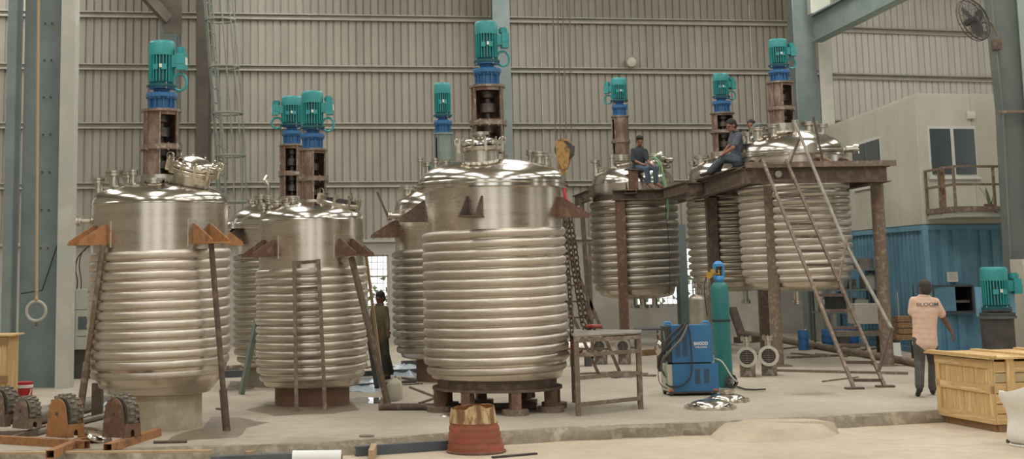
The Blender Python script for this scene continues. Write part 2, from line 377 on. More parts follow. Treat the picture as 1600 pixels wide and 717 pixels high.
# ---- back wall: ribbed sheets over a plastered masonry base, in two runs
def ribbed(W, H, pitch=.2, t=0.0, depth=.035, notch=.05):
    mb = MB(); xs = []
    n = int(round(W / pitch))
    for i in range(n):
        x = i * pitch
        xs += [(x, 0), (x + pitch - notch, 0), (x + pitch - notch * .8, depth), (x + pitch - notch * .2, depth)]
    xs.append((W, 0)); m = len(xs)
    mb.add([(x, y, 0) for x, y in xs] + [(x, y, H) for x, y in xs], [(i, i + 1, m + i + 1, m + i) for i in range(m - 1)])
    return mb
class Wall:
    def __init__(s, name, p0, ang, label):
        s.p0 = Vector(p0); s.ang = ang; s.root = struct(name, label, loc=p0); s.root.rotation_euler = (0, 0, ang)
        s.d = Vector((cos(ang), sin(ang), 0)); s.n = Vector((sin(ang), -cos(ang), 0))
    def hit(s, px, py):                       # wall coordinates (along, height) of a pixel
        r = ray(px, py); o = Vector((0, 0, H0)); t = (s.p0 - o).dot(s.n) / r.dot(s.n); q = o + r * t
        return (q - s.p0).dot(s.d), q.z
WB = Wall('wall_back', (0, 37, 0), math.atan(.16), 'ribbed grey sheet wall over a plastered base')
xr = WB.hit(1292, 300)[0]
pr_ = WB.p0 + WB.d * xr
WR = Wall('wall_right', (pr_.x, pr_.y, 0), math.atan(.27), 'ribbed sheet wall painted lighter for side light, behind the upstairs cabin')
TOPZ = 10.6; MAS = 2.58
sh = ribbed(1.0, TOPZ - MAS).mesh('cladding_sheet', False)
for W, x0, x1, m in ((WB, -16, xr, 'clad'), (WR, 0, 15, 'clad_right')):
    me = sh if m == 'clad' else sh.copy(); me.materials.clear(); me.materials.append(M[m])
    x = x1 - 1 if W is WB else x0
    while (x > x0 - 1 if W is WB else x < x1):
        o = link('cladding_sheet', me, None, W.root, (x, rnd.uniform(-.006, .006), MAS)); x += -1 if W is WB else 1
def girt(W, x0, x1, z):
    mb = MB(); pf = [(-.10, .075), (-.10, .045), (-.09, .045), (-.09, .06), (-.005, .06), (-.005, -.07), (-.08, -.07), (-.08, -.045), (-.09, -.045), (-.09, -.085), (0.0, -.085), (0.0, .075)]
    mb.prism([(y, zz) for y, zz in pf], x0, x1, 'x'); return mb.build('girt', 'girt', W.root, (0, -.01, z), smooth=False)
for py in (22, 104, 196, 290):
    girt(WB, -16, xr, WB.hit(115, py)[1])
for py in (49, 121, 193):
    girt(WR, 0, 15, WR.hit(1400, py)[1])
# masonry with two barred windows
def masonry(W, x0, x1, holes, H):
    holes = sorted(holes); cur = x0; k = 0
    mb = MB()
    for (a, b, c, d) in holes:
        mb.box(((cur + a) / 2, .12, H / 2), (a - cur, .24, H)); mb.box(((a + b) / 2, .12, c / 2), (b - a, .24, c)); mb.box(((a + b) / 2, .12, (d + H) / 2), (b - a, .24, H - d)); cur = b
    mb.box(((cur + x1) / 2, .12, H / 2), (x1 - cur, .24, H))
    mb.build('masonry', 'plaster', W.root, smooth=False)
    mb = MB(); mb.box(((x0 + x1) / 2, -.03, H + .03), (x1 - x0, .14, .07)); mb.build('ledge', 'girt', W.root, smooth=False)
hol = []
for (xa, ya, xb, yb) in ((573, 398, 607, 487), (995, 386, 1089, 478)):
    a = WB.hit(xa, yb); b = WB.hit(xb, ya); hol.append((a[0], b[0], a[1], b[1]))
masonry(WB, -16, xr, hol, MAS); masonry(WR, 0, 15, [], MAS)
for i, (a, b, c, d) in enumerate(hol):
    q = WB.p0 + WB.d * ((a + b) / 2); wroot = struct('window_%d' % (i + 1), ['narrow barred window glowing behind the walking figure', 'wide barred window glowing under the raised vessels'][i], loc=(q.x, q.y, c))
    wroot.rotation_euler = (0, 0, WB.ang); Wd, Hh = b - a, d - c
    mb = MB()
    for sx in (-1, 1): mb.box((sx * (Wd / 2 - .02), .05, Hh / 2), (.04, .06, Hh))
    for z in (.02, Hh - .02, Hh * .62): mb.box((0, .05, z), (Wd, .06, .04))
    mb.build('frame', 'girt', wroot, smooth=False)
    nb = max(3, int(Wd / .14)); me = MB().cyl((0, 0, 0), (0, 0, Hh), .007, n=6).mesh('bar')
    for k in range(1, nb): link('bar', me, 'dark', wroot, (-Wd / 2 + Wd * k / nb, .02, 0))
    me = MB().cyl((-Wd / 2, 0, 0), (Wd / 2, 0, 0), .007, n=6).mesh('cross_bar')
    for k in range(1, 8): link('cross_bar', me, 'dark', wroot, (0, .03, Hh * k / 8))
# side and front walls, roof with open daylight strips (mostly out of the frame)
mb = MB(); mb.box((-16, 12, 5.3), (.2, 42, 10.6)); mb.box((-16, 36.5, 9.6), (.2, 8, 2.0)); struct('wall_left', 'sheet wall closing the hall beyond the big column', mb=mb, m='clad')
mb = MB(); yy = -15
for (ya, yb) in ((5, 7.5), (13.5, 15), (26, 29), (50, 50)): mb.box((27, (yy + ya) / 2, 5.3), (.2, ya - yy, 10.6)); yy = yb
mb.box((27, 17, 9.6), (.2, 30, 2.0))
struct('wall_side', 'sheet wall at the cabin end of the hall', mb=mb, m='clad')
mb = MB()
for (x0, x1) in ((-16, -12), (-6.5, -3.5), (3, 7), (13, 27)): mb.box(((x0 + x1) / 2, -9, 5.3), (x1 - x0, .2, 10.6))
mb.box((5, -9, 8.8), (44, .2, 3.6)); struct('wall_front', 'sheet wall with tall open doorways behind the viewer', mb=mb, m='clad')
mb = MB(); xsk = sorted(set(x for x, y in SKYLIGHTS)); ysk = sorted(set(y for x, y in SKYLIGHTS))
xc = [-16.2] + [v for x in xsk for v in (x - .8, x + .8)] + [27.2]
for i in range(0, len(xc), 2): mb.box(((xc[i] + xc[i + 1]) / 2, 17, CEIL + .05), (xc[i + 1] - xc[i], 60, .1))
yc = [-13] + [v for y in ysk for v in (y - 3.1, y + 3.1)] + [47]
for x in xsk:
    for i in range(0, len(yc), 2): mb.box((x, (yc[i] + yc[i + 1]) / 2, CEIL + .05), (1.6, yc[i + 1] - yc[i], .1))
struct('ceiling', 'dark underside of the sheet roof with daylight strips', mb=mb, m='girt')
# ground and greenery outside the windows
mb = MB(); mb.add([(-40, 41, -.3), (60, 41, -.3), (60, 80, -.3), (-40, 80, -.3)], [(0, 1, 2, 3)]); struct('ground', 'sunlit ground outside the windows', mb=mb, m='floor_low')
mb = MB()
for i in range(900):
    x = rnd.uniform(-6, 12); z = rnd.uniform(-.2, 1.9 + .5 * sin(x * 1.7)); y = 43 + .16 * x + rnd.uniform(0, 1.2)
    a = rnd.uniform(0, pi); s_ = rnd.uniform(.08, .2); mb.add([(x, y, z), (x + s_ * cos(a), y + .05, z + s_ * sin(a)), (x - s_ * sin(a), y, z + s_ * cos(a))], [(0, 1, 2)])
o = mb.build('foliage', 'hedge', smooth=False); tag(o, 'sunlit green bushes seen through the barred windows', 'bushes', kind='stuff')

# ---- steel columns
def hcol(name, label, x, y, ht, wd, dp, m_web, m_fl, rz=0, tf=.03, z0=0.0, taper=0.0):
    """I section: flanges are wd wide and face along local y... web dp deep"""
    t = thing(name, label, 'column', (x, y, z0), rz)
    mb = MB(); mb.box((0, 0, ht / 2), (dp, .03, ht)); mb.build('web', m_web, t, smooth=False)
    for s in (-1, 1):
        mb = MB(); mb.box((s * dp / 2, 0, ht / 2), (tf, wd, ht)); mb.build('flange', m_fl, t, smooth=False)
    return t
# big column in front on the left: web faces the camera, flanges at both sides
pL = gr(60, 606); sL = pL.y / 2200
t = thing('steel_column', 'huge blue-grey steel column with a rope ring hanging before it', 'column', (pL.x, pL.y, 0))
ht = 10.5
mb = MB(); mb.box((0, .12, ht / 2), (70 * sL, .03, ht)); web = mb.build('web', 'column', t, smooth=False)
bl = MB().cyl((0, 0, 0), (0, -.025, 0), .016, n=6).mesh('bolt')
for k in range(11):
    for sx in (-1, 1): link('bolt', bl, 'dark', t, (sx * .06 + .03, .09, 2.3 + k * .64))
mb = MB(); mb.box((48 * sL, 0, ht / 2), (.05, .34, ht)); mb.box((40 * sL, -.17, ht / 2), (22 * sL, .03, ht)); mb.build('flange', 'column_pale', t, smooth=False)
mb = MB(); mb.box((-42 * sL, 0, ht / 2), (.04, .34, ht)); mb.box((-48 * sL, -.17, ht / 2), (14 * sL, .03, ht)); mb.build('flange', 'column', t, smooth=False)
mb = MB(); mb.tube([(.04, -.02, 7.0), (.1, -.18, 6.96), (.26, -.2, 6.9)], .02); mb.build('bracket_arm', 'rust_brown', t)
mb = MB(); mb.tube([(.42, .05, 9.5), (.37, .02, 8), (.43, .02, 7), (.40, .04, 5.5), (.36, .02, 4.6), (.40, .0, 3.4), (.30, -.05, 2.4), (.05, -.08, 1.6), (-.3, -.08, 1.55)], .012, 6); mb.build('cable', 'cable', t)
# columns standing at the wall
def wallcol(label, px, Y, wpx, m_web, m_fl, ht=10.4, dp=.5, side=-1, pyr=200):
    p = at(px, pyr, Y); w_ = wpx * Y / 2200
    t = thing('steel_column', label, 'column', (p.x, Y, 0))
    mb = MB(); mb.box((0, -dp / 2, ht / 2), (w_, .03, ht)); mb.build('flange', m_fl, t, smooth=False)
    mb = MB(); mb.box((0, 0, ht / 2), (.02, dp, ht)); mb.build('web', m_web, t, smooth=False)
    mb = MB(); mb.box((0, dp / 2, ht / 2), (w_, .03, ht)); mb.build('flange', m_web, t, smooth=False)
    return t
wallcol('bluish column in shade behind the motor of the concrete-based vessel', 264, 34.6, 26, 'column', 'column')
wallcol('rusty dark brown column beside the caged ladder', 318, 35.0, 19, 'column_dark', 'column_dark')
wallcol('blue-grey column behind the tallest central motor', 786, 36.0, 27, 'column', 'column')
wallcol('grey-blue short column before the wide barred window', 1066, 36.5, 12, 'column', 'column', ht=2.9, pyr=450)
wallcol('grey column behind the ladder under the platform', 1277, 34.5, 15, 'column', 'girt', ht=3.4, pyr=500)
# the big right column, a wide dark web with a pale green flange
p = at(1298, 250, 35.6)
t = thing('steel_column', 'wide blue-green column carrying the sloping crane bracket', 'column', (p.x, 35.6, 0))
mb = MB(); mb.box((0, 0, 5.2), (20 * 35.6 / 2200, .03, 10.4 - 2.8)); mb.v = [(x, y, z - 1.4 if z > 5 else 0) for x, y, z in mb.v]; mb.build('flange', 'column_pale', t, smooth=False)
mb = MB(); mb.box((-.46, .25, 5.2), (.62, .03, 10.4)); mb.build('web', 'column', t, smooth=False)
mb = MB(); mb.box((-.80, .1, 5.2), (.03, .5, 10.4)); mb.build('flange', 'column', t, smooth=False)
mb = MB(); a = at(1275, 45, 35.2); b = at(1420, -30, 31); a -= Vector((p.x, 35.6, 0)); b -= Vector((p.x, 35.6, 0))
mb.bar(a, b, .12, .62); mb.bar(a + Vector((0, 0, -.33)), b + Vector((0, 0, -.33)), .3, .04); mb.bar(a + Vector((0, 0, .33)), b + Vector((0, 0, .33)), .3, .04)
mb.build('crane_bracket', 'column', t, smooth=False)
mb = MB(); a = at(1262, 0, 35.2) - Vector((p.x, 35.6, 0)); mb.box((a.x + .3, -.3, a.z + .35), (.5, .3, 1.4)); mb.build('bracket_plate', 'column_pale', t, smooth=False)
# left gantry knee plate seen at the top
p = at(268, 10, 33.5); t = thing('roof_brace', 'dark steel brace slanting down from the roof above the front motor', 'brace', (p.x, 33.5, p.z))
a = at(222, -14, 33.5) - p; b = at(262, 30, 34.0) - p
mb = MB(); mb.bar(a, b, .16, .26); mb.build('brace_bar', 'column_dark', t, smooth=False)
mb = MB(); a2 = at(262, 30, 34) - p; mb.prism([(-.1, -.35), (.35, -.35), (.35, .5), (-.25, .5)], -.02, .02, 'y', c=(a2.x, a2.y, a2.z)); mb.build('gusset_plate', 'column_dark', t, smooth=False)
# far-right tapered column
yR = 25.9; t = None
a = at(1545, 0, yR); b = at(1580, 400, yR); c0 = at(1582, 600, yR)
t = thing('steel_column', 'tapered grey-green column carrying the wall fan', 'column', (c0.x, yR, LOWZ))
def off(v): return Vector(v) - Vector((c0.x, yR, LOWZ))
def q2(px, py): v = off(at(px, py, yR)); return (v.x, v.z)
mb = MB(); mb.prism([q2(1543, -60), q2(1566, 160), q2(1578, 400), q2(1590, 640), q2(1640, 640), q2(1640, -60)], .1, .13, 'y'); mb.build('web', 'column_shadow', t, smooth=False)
mb = MB()
pts = [(1541, -60), (1565, 170), (1577, 400), (1589, 640)]
for i in range(3):
    A_, B_ = q2(*pts[i]), q2(*pts[i + 1]); mb.bar((A_[0], .1, A_[1]), (B_[0], .1, B_[1]), .03, .3, up=(0, 1, 0))
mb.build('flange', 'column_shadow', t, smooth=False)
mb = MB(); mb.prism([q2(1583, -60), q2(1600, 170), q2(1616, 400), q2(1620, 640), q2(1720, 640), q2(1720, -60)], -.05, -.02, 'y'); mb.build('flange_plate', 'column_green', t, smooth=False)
z_ = q2(1562, 175); mb = MB(); mb.box((z_[0] + .2, -.03, z_[1]), (.5, .06, .05)); mb.build('splice_plate', 'rust_pale', t, smooth=False)
z_ = q2(1556, 70); mb = MB(); mb.box((z_[0], -.02, z_[1]), (.13, .18, .2)); mb.build('fan_mount', 'rust_brown', t, smooth=False)

# ================================================================ VESSELS
DUMMY = None
def arc_dome(r, z0, h, n=12, ex=2.25, rmin=.02):
    return [(max(rmin, r * max(0.0, cos(a)) ** (2 / ex)), z0 + h * sin(a) ** (2 / ex)) for a in [pi / 2 * i / n for i in range(n + 1)]]
def nozzle(root, x, y, zb, zt, r, mm='nozzle', tilt=None, fl=1.75, cover=True, name='nozzle'):
    nk = MB(); d = Vector((0, 0, 1)) if tilt is None else Vector(tilt).normalized(); b = Vector((x, y, zb)); L = zt - zb
    nk.cyl(b, b + d * L, r, n=16); o = nk.build(name, mm, root)
    f = MB(); f.cyl(b + d * (L - .03), b + d * L, r * fl, n=20); f.build('flange', mm, o)
    if cover:
        f = MB(); f.cyl(b + d * (L + .006), b + d * (L + .032), r * fl, n=20)
        u = d.orthogonal().normalized(); v = d.cross(u)
        for k in range(8):
            q = b + d * (L - .045) + (u * cos(k * pi / 4) + v * sin(k * pi / 4)) * r * fl * .82; f.cyl(q, q + d * .1, r * .13, n=6)
        f.build('blind_cover', mm, o)
    return o
def manhole(root, c, r, neck, tilt=(0, 0), cover=True, clamps=10, mm='nozzle', dome=.35, center=False):
    R = (Matrix.Rotation(tilt[1], 3, 'Y') @ Matrix.Rotation(tilt[0], 3, 'X')); c = Vector(c)
    T = Matrix.Translation(c) @ R.to_4x4()
    nk = MB().lathe([(r * .86, -neck), (r * .86, 0), (r, 0), (r, .035), (r * .9, .035)], 32).xf(T); o = nk.build('manhole', mm, root)
    ring = MB().lathe([(r * 1.02, -.02), (r * 1.06, 0), (r * 1.06, .03), (r * 1.0, .045)], 32).xf(T); ring.build('manhole_ring', mm, o)
    if cover:
        pf = [(r * 1.04, .05), (r * 1.04, .075), (r * .93, .085)] + [(a_, b_ + .085) for a_, b_ in arc_dome(r * .9, 0, r * dome, 6, 2)]
        MB().lathe(pf, 32).xf(T).build('manhole_cover', 'steel_dome', o)
        if center: 
            f = MB(); f.lathe([(r * .3, .08 + r * dome - .05), (r * .3, .10 + r * dome), (r * .46, .10 + r * dome), (r * .46, .14 + r * dome), (.005, .14 + r * dome)], 20).xf(T); f.build('sight_flange', mm, o)
    else:
        MB().lathe([(r * .86, .03), (r * .84, -.05), (.01, -.05)], 24).xf(T).build('opening', 'dark', o)
    cl = MB(); cl.box((0, 0, 0), (.05, .035, .13)).box((-.03, 0, .06), (.08, .04, .03)).box((-.02, 0, -.055), (.07, .04, .025)).cyl((0.0, 0, .06), (0, 0, .12), .012, n=6)
    me = cl.mesh('clamp')
    for k in range(clamps):
        a = 2 * pi * (k + .5) / clamps
        q = link('clamp', me, mm, o); q.matrix_local = T @ Matrix.Translation((r * 1.08 * cos(a), r * 1.08 * sin(a), .035)) @ Matrix.Rotation(a, 4, 'Z')
    ey = MB(); ey.tube([Vector((cos(a) * .045, 0, sin(a) * .045)) for a in [2 * pi * i / 10 for i in range(10)]], .012, 6, closed=True); em = ey.mesh('eye_bolt')
    for a in ((.2, pi - .2) if cover else (pi - .3,)):
        q = link('eye_bolt', em, mm, o); q.matrix_local = T @ Matrix.Translation((r * 1.12 * cos(a), r * 1.12 * sin(a), .12)) @ Matrix.Rotation(a, 4, 'Z')
    return o
def bracket(root, ang, r, z, L=.34, H=.24, W=.24, mm='rust', pad=True, upside=False):
    R = Matrix.Rotation(ang, 4, 'Z'); 
    b = MB(); b.box((r + L / 2 - .01, 0, z - .01), (L + .04, W + .04, .02)); b.xf(R); o = b.build('support_bracket', mm, root, smooth=False)
    for s in (-1, 1):
        g = MB(); g.prism([(r - .01, z), (r + L, z), (r + L, z + .03), (r + .03, z + H), (r - .01, z + H)], s * W / 2 - .008, s * W / 2 + .008, 'y'); g.xf(R); g.build('gusset', mm, o, smooth=False)
    if pad:
        w = (W + .14) / 2 / r; g = MB(); g.arcwall(r - .005, r + .014, z - .05, z + H + .05, -w, w, 6); g.xf(R); g.build('pad_plate', 'nozzle', o)
    return o
def motor(root, c, r, h, box_a=0.0, mbody='teal', par=None, nf=24, loop=True, box=True):
    """flange motor standing on its end; returns the motor part"""
    T = Matrix.Translation(c)
    b = MB().lathe([(.01, 0), (r * 1.15, 0), (r * 1.15, h * .05), (r * .98, h * .07), (r * .82, h * .1), (r * .82, h * .72)], 32).xf(T); o = b.build('motor', 'teal_dark', root)
    f = MB()
    for k in range(nf):
        a = 2 * pi * k / nf; f.box((r * .91, 0, h * .40), (r * .2, r * .07, h * .58), None)
        f.v[-8:] = [tuple(Matrix.Rotation(a, 3, 'Z') @ Vector(v)) for v in f.v[-8:]]
    f.xf(T).build('cooling_fins', mbody, o, smooth=False)
    MB().lathe([(r * 1.0, h * .68), (r * 1.01, h * .70), (r * 1.01, h * .93), (r * .97, h * .97), (r * .86, h * 1.0), (r * .3, h * 1.005), (.01, h * 1.0)], 32).xf(T).build('fan_cowl', mbody, o)
    p = MB()
    for a, zz in ((-1.9, .42), (-1.25, .42)): 
        p.box((r * 1.0, 0, h * zz), (r * .1, r * .42, h * .12)); p.v[-8:] = [tuple(Matrix.Rotation(a, 3, 'Z') @ Vector(v)) for v in p.v[-8:]]
    p.xf(T).build('boss_plate', mbody, o)
    q = MB(); q.box((r * 1.04, 0, h * .44), (r * .06, r * .2, h * .08)); q.xf(T @ Matrix.Rotation(-1.5, 4, 'Z')).build('name_plate', 'white', o)
    for k in range(4):
        a = 2 * pi * k / 4 + .5; q = MB(); q.cyl((r * 1.05 * cos(a), r * 1.05 * sin(a), -.03 * 1), (r * 1.05 * cos(a), r * 1.05 * sin(a), h * .09), r * .06, n=6); q.xf(T).build('flange_bolt', 'bolt', o)
    if box:
        R = T @ Matrix.Rotation(box_a, 4, 'Z')
        b = MB(); b.box((r * 1.15, 0, h * .55), (r * .5, r * .8, h * .26)); b.xf(R).build('box_neck', mbody, o)
        b = MB(); b.box((r * 1.62, 0, h * .54), (r * .6, r * 1.0, h * .36)); b.box((r * 1.62, 0, h * .54), (r * .66, r * 1.06, h * .1)); tb = b.xf(R).build('terminal_box', mbody, o)
        b = MB(); b.cyl((r * 1.5, 0, h * .72), (r * 1.5, 0, h * .82), r * .36, r * .4, 12); b.cyl((r * 1.5, 0, h * .82), (r * 1.5, 0, h * .86), r * .3, n=12); b.xf(R).build('cap', mbody, o)
        b = MB(); b.box((r * 1.94, 0, h * .55), (r * .06, r * .5, h * .16)); b.xf(R).build('box_label', 'white', o)
        if loop:
            b = MB(); b.tube([Vector((r * 1.45, cos(a) * .0 , h * .1) ) + Vector((cos(a) * r * .55, 0, sin(a) * h * .18)) for a in [2 * pi * i / 16 for i in range(16)]], r * .11, 8, closed=True)
            b.xf(R).build('cable_loop', mbody, o)
    return o
def gearbox(root, c, r, h):
    T = Matrix.Translation(c)
    o = MB().lathe([(.01, 0), (r * .92, 0), (r * .92, h * .07), (r * .76, h * .1), (r * .78, h * .42), (r * 1.02, h * .5), (r * 1.12, h * .56), (r * 1.12, h * .68), (r * .98, h * .74), (r * .7, h * .78), (r * .56, h * .82), (r * .56, h * .9), (r * .96, h * .93), (r * .96, h)], 32).xf(T).build('gearbox', 'blue', root)
    rb = MB().box((r * .84, 0, h * .28), (r * .24, r * .08, h * .44)).mesh('rib')
    for k in range(10):
        q = link('rib', rb, 'blue', o); q.matrix_local = T @ Matrix.Rotation(2 * pi * k / 10, 4, 'Z')
    bt = MB().cyl((r * 1.02, 0, h * .46), (r * 1.02, 0, h * .76), r * .06, n=6).mesh('bolt')
    for k in range(10):
        q = link('bolt', bt, 'blue', o); q.matrix_local = T @ Matrix.Rotation(2 * pi * (k + .5) / 10, 4, 'Z')
    return o
def lantern(root, c, r, z0, zts, wa=-1.2, nw=4, ww=.95, mm='ped', wallm=None, fl=1.14):
    """pierced cylinder between the vessel and the gearbox; zts are the flange heights, bottom up"""
    T = Matrix.Translation((c[0], c[1], 0)); zz = [z0] + list(zts)
    o = MB().lathe([(r * fl, zz[-1] - .03), (r * fl, zz[-1]), (.02, zz[-1]), (.02, zz[-1] - .03), (r * fl, zz[-1] - .03)], 28).xf(T).build('lantern', 'ped_flange' if mm == 'ped' else mm, root)
    for i in range(len(zz) - 1):
        a, b = zz[i], zz[i + 1] - (.03 if i == len(zz) - 2 else 0); H = b - a; t = .012
        m = MB(); m.arcwall(r - t, r, a, a + H * .1, 0, 2 * pi - .0001, 32); m.arcwall(r - t, r, b - H * .1, b, 0, 2 * pi - .0001, 32)
        for k in range(nw):
            w0 = wa + 2 * pi * k / nw + ww / 2; w1 = wa + 2 * pi * (k + 1) / nw - ww / 2
            m.arcwall(r - t, r, a + H * .1, b - H * .1, w0, w1, 24)
        m.xf(T).build('lantern_wall', mm, o)
        for k in range(nw):
            for s in (-1, 1):
                an = wa + 2 * pi * k / nw + s * (ww / 2 + .02); q = MB(); q.box(((r + .006) * cos(an), (r + .006) * sin(an), (a + b) / 2), (.022, .018, H * .97), Matrix.Rotation(an, 3, 'Z')); q.xf(T).build('stiffener', 'ped_flange' if mm == 'ped' else mm, o, smooth=False)
        for an in (wa + pi * .62, wa - pi * .42, wa + pi):
            q = MB(); q.box(((r + .006) * cos(an), (r + .006) * sin(an), (a + b) / 2), (.022, .018, H * .97), Matrix.Rotation(an, 3, 'Z')); q.xf(T).build('stiffener', 'ped_flange' if mm == 'ped' else mm, o, smooth=False)
        if i < len(zz) - 2:
            q = MB().lathe([(r * .9, b - .03), (r * fl * 1.04, b - .03), (r * fl * 1.04, b - .003), (r * fl * 1.04, b + .003), (r * fl * 1.04, b + .03), (r * .9, b + .03)], 28)
            for k in range(12):
                an = 2 * pi * k / 12; q.cyl((r * fl * .98 * cos(an), r * fl * .98 * sin(an), b - .05), (r * fl * .98 * cos(an), r * fl * .98 * sin(an), b + .05), .012, n=6)
            q.xf(T).build('mid_flange', 'ped_flange' if mm == 'ped' else mm, o)
        # coupling and shaft seen in the windows
        q = MB().lathe([(.02, a), (r * .2, a), (r * .2, a + H * .28), (r * .52, a + H * .3), (r * .52, a + H * .55), (r * .22, a + H * .58), (r * .22, a + H * .68), (r * .42, a + H * .72), (r * .42, a + H * .9), (r * .2, a + H * .92), (r * .2, b)], 20)
        q.xf(T).build('coupling', 'coupling', o)
    return o
half_cache = {}
def vessel(label, px, pyr, Y, r_px, c_px, seam, top, ctop, cbot, n, dish_px=14, z_base=0.0, flange=None, group='stainless steel jacketed vessels', coilm='coil', shell_low=None, lastin=(.985, .93), noc=False, dex=2.15):
    s = Y / 2200; p = at(px, pyr, Y); Z = lambda py: at(px, py, Y).z - z_base
    root = thing('reactor_vessel', label, 'vessel', (p.x, Y, z_base), 0, group)
    r = r_px * s; rc = c_px * s; e = rc - r
    zs, zt, zc1, zc0 = Z(seam), Z(top), Z(ctop), Z(cbot)
    bot = [(a_, zc0 - dish_px * s + (b_ - 0) * 0 + 0 * b_) for a_, b_ in []]
    ptc = (zc1 - zc0) / n; fr = list(lastin[::-1]); fb = (fr[0] * 1.5 - .5 * (fr[1] if len(fr) > 1 else 1)) if not noc else 1
    dish = [(a_, zc0 - ptc * .5 - b_) for a_, b_ in arc_dome(r * fb, 0, dish_px * s * .6, 8)][::-1] + [(r * f_, zc0 + ptc * k_) for k_, f_ in enumerate(fr)] + [(r, zc0 + ptc * len(fr))]
    if flange is None:
        pf = dish + [(r, zc1), (r, zs)]; MB().lathe(pf, 72).build('shell', 'steel', root)
        MB().lathe([(r, zs - .012), (r + .006, zs - .006), (r + .006, zs + .006), (r, zs + .012)] + arc_dome(r, zs + .012, zt - zs, 16, 2.2), 72).build('head', 'steel_dome', root)
    else:
        zf, rf = Z(flange[0]), flange[1] * s
        MB().lathe(dish + [(r, zc1), (r, zf - .04)], 72).build('shell', 'steel', root)
        q = MB().lathe([(r, zf - .055), (rf * .99, zf - .055), (rf, zf - .045), (rf, zf - .008), (rf * .99, zf), (rf * .99, zf + .002), (rf, zf + .01), (rf, zf + .04), (rf * .99, zf + .048), (r, zf + .05)], 72)
        q.build('body_flange', 'steel_dome', root)
        MB().lathe(arc_dome(rf * .97, zf + .04, zt - zf - .04, 16, dex), 72).build('head', 'steel_dome', root)
    if not noc:
        pitch = (zc1 - zc0) / n; N = 72; hz = pitch * .46
        def turn(rs, pz=pitch, drop=0.0):
            m = MB(); K = 7; vs = []
            for i in range(N + 1):
                a = pi / 2 + 2 * pi * i / N; zc = pz * i / N
                for j in range(K):
                    t = -pi / 2 + pi * j / (K - 1); rr = rs + e * cos(t) ** .8 - .004; vs.append((rr * cos(a), rr * sin(a), zc + hz * sin(t)))
            m.add(vs, [(i * K + j, i * K + j + 1, (i + 1) * K + j + 1, (i + 1) * K + j) for i in range(N) for j in range(K - 1)])
            return m.mesh('coil_turn', ang=80)
        me = turn(r); me.materials.append(M[coilm])
        for k in range(len(lastin), n): link('coil_turn', me, None, root, (0, 0, zc0 + pitch * k))
        for k, f in enumerate(lastin[::-1]):
            m2 = turn(r * f); link('coil_turn', m2, coilm, root, (0, 0, zc0 + pitch * k))
        q = MB(); q.ball((0, 0, 0), (e * 1.3, e * .9, hz)); q.build('coil_end', coilm, root, (0, r + e * .3, zc1))
    root['_g'] = 0; del root['_g']
    return root, s, Z, r
def lump(root, c, s_, m, name='sealing_wrap'):
    q = MB()
    for k in range(7): q.ball(jit(c, s_ * .6), (s_ * random.uniform(.4, .8), s_ * random.uniform(.4, .8), s_ * random.uniform(.3, .6)), 7, 5)
    return q.build(name, m, root)
def drive(root, s, Z, dx, lv, rr, wa=-1.2, nw=4, ww=.95, box_a=0.0, mm='ped', loop=True, box=True, dy=0.0, base_z=None):
    """lv: pixel heights (lantern bottom, [mid flanges], lantern top, gearbox top, motor top); rr: radii in pixels"""
    zb = Z(lv[0]); z1 = [Z(v) for v in lv[1]] + [Z(lv[2])]; zg = Z(lv[3]); zm = Z(lv[4]); c = (dx * s, dy)
    lantern(root, c, rr[0] * s, zb, z1, wa, nw, ww, mm)
    q = MB().cyl((c[0], c[1], zb - .12), (c[0], c[1], zb + .03), rr[0] * s * 1.2, n=28); q.build('agitator_pad', 'nozzle', root)
    gearbox(root, (c[0], c[1], z1[-1]), rr[1] * s, zg - z1[-1])
    motor(root, (c[0], c[1], zg), rr[2] * s, zm - zg, box_a, loop=loop, box=box)

# ---- 1: front vessel on a pale drum skirt
V1, s, Z, r = vessel('stainless vessel on a pale round sheet-metal skirt, propped by two leaning pipes', 249, 450, 17.5, 105, 110, 320, 284, 392, 602, 14, 12, lastin=(.985, .94, .82))
drive(V1, s, Z, 1, (278, [231], 172, 137, 65), (28, 22, 20.5), wa=-.95, nw=1, ww=1.0, box_a=-.15)
q = MB().lathe([(66 * s, -.02), (66 * s, Z(606))], 48); q.build('skirt', 'concrete_base', V1)
for a in (-pi / 2 - .82, -pi / 2 + .8, pi / 2 - .8, pi / 2 + .8): bracket(V1, a, r, Z(381), L=.36, H=.22, mm='rust_orange')
manhole(V1, (53 * s, -.18, Z(270)), 36 * s, .22, (.22, .24), clamps=12)
for (px, y, zt, rr_) in ((-96, 0.0, 281, 6), (-67, -.2, 272, 8), (-34, -.35, 272, 4.5), (-60, .4, 270, 6)): nozzle(V1, px * s, y, Z(300) , Z(zt), rr_ * s)
nozzle(V1, -104 * s, -.12, Z(344), Z(344) + 18 * s, 4.5 * s, tilt=(-1, 0, 0), name='side_nozzle')
q = MB().lathe([(.10, 0), (.10, .05), (.13, .05), (.13, .075), (.02, .075)], 20, c=(0, -.42, Z(289) - .02)); q.build('sight_glass', 'nozzle', V1)
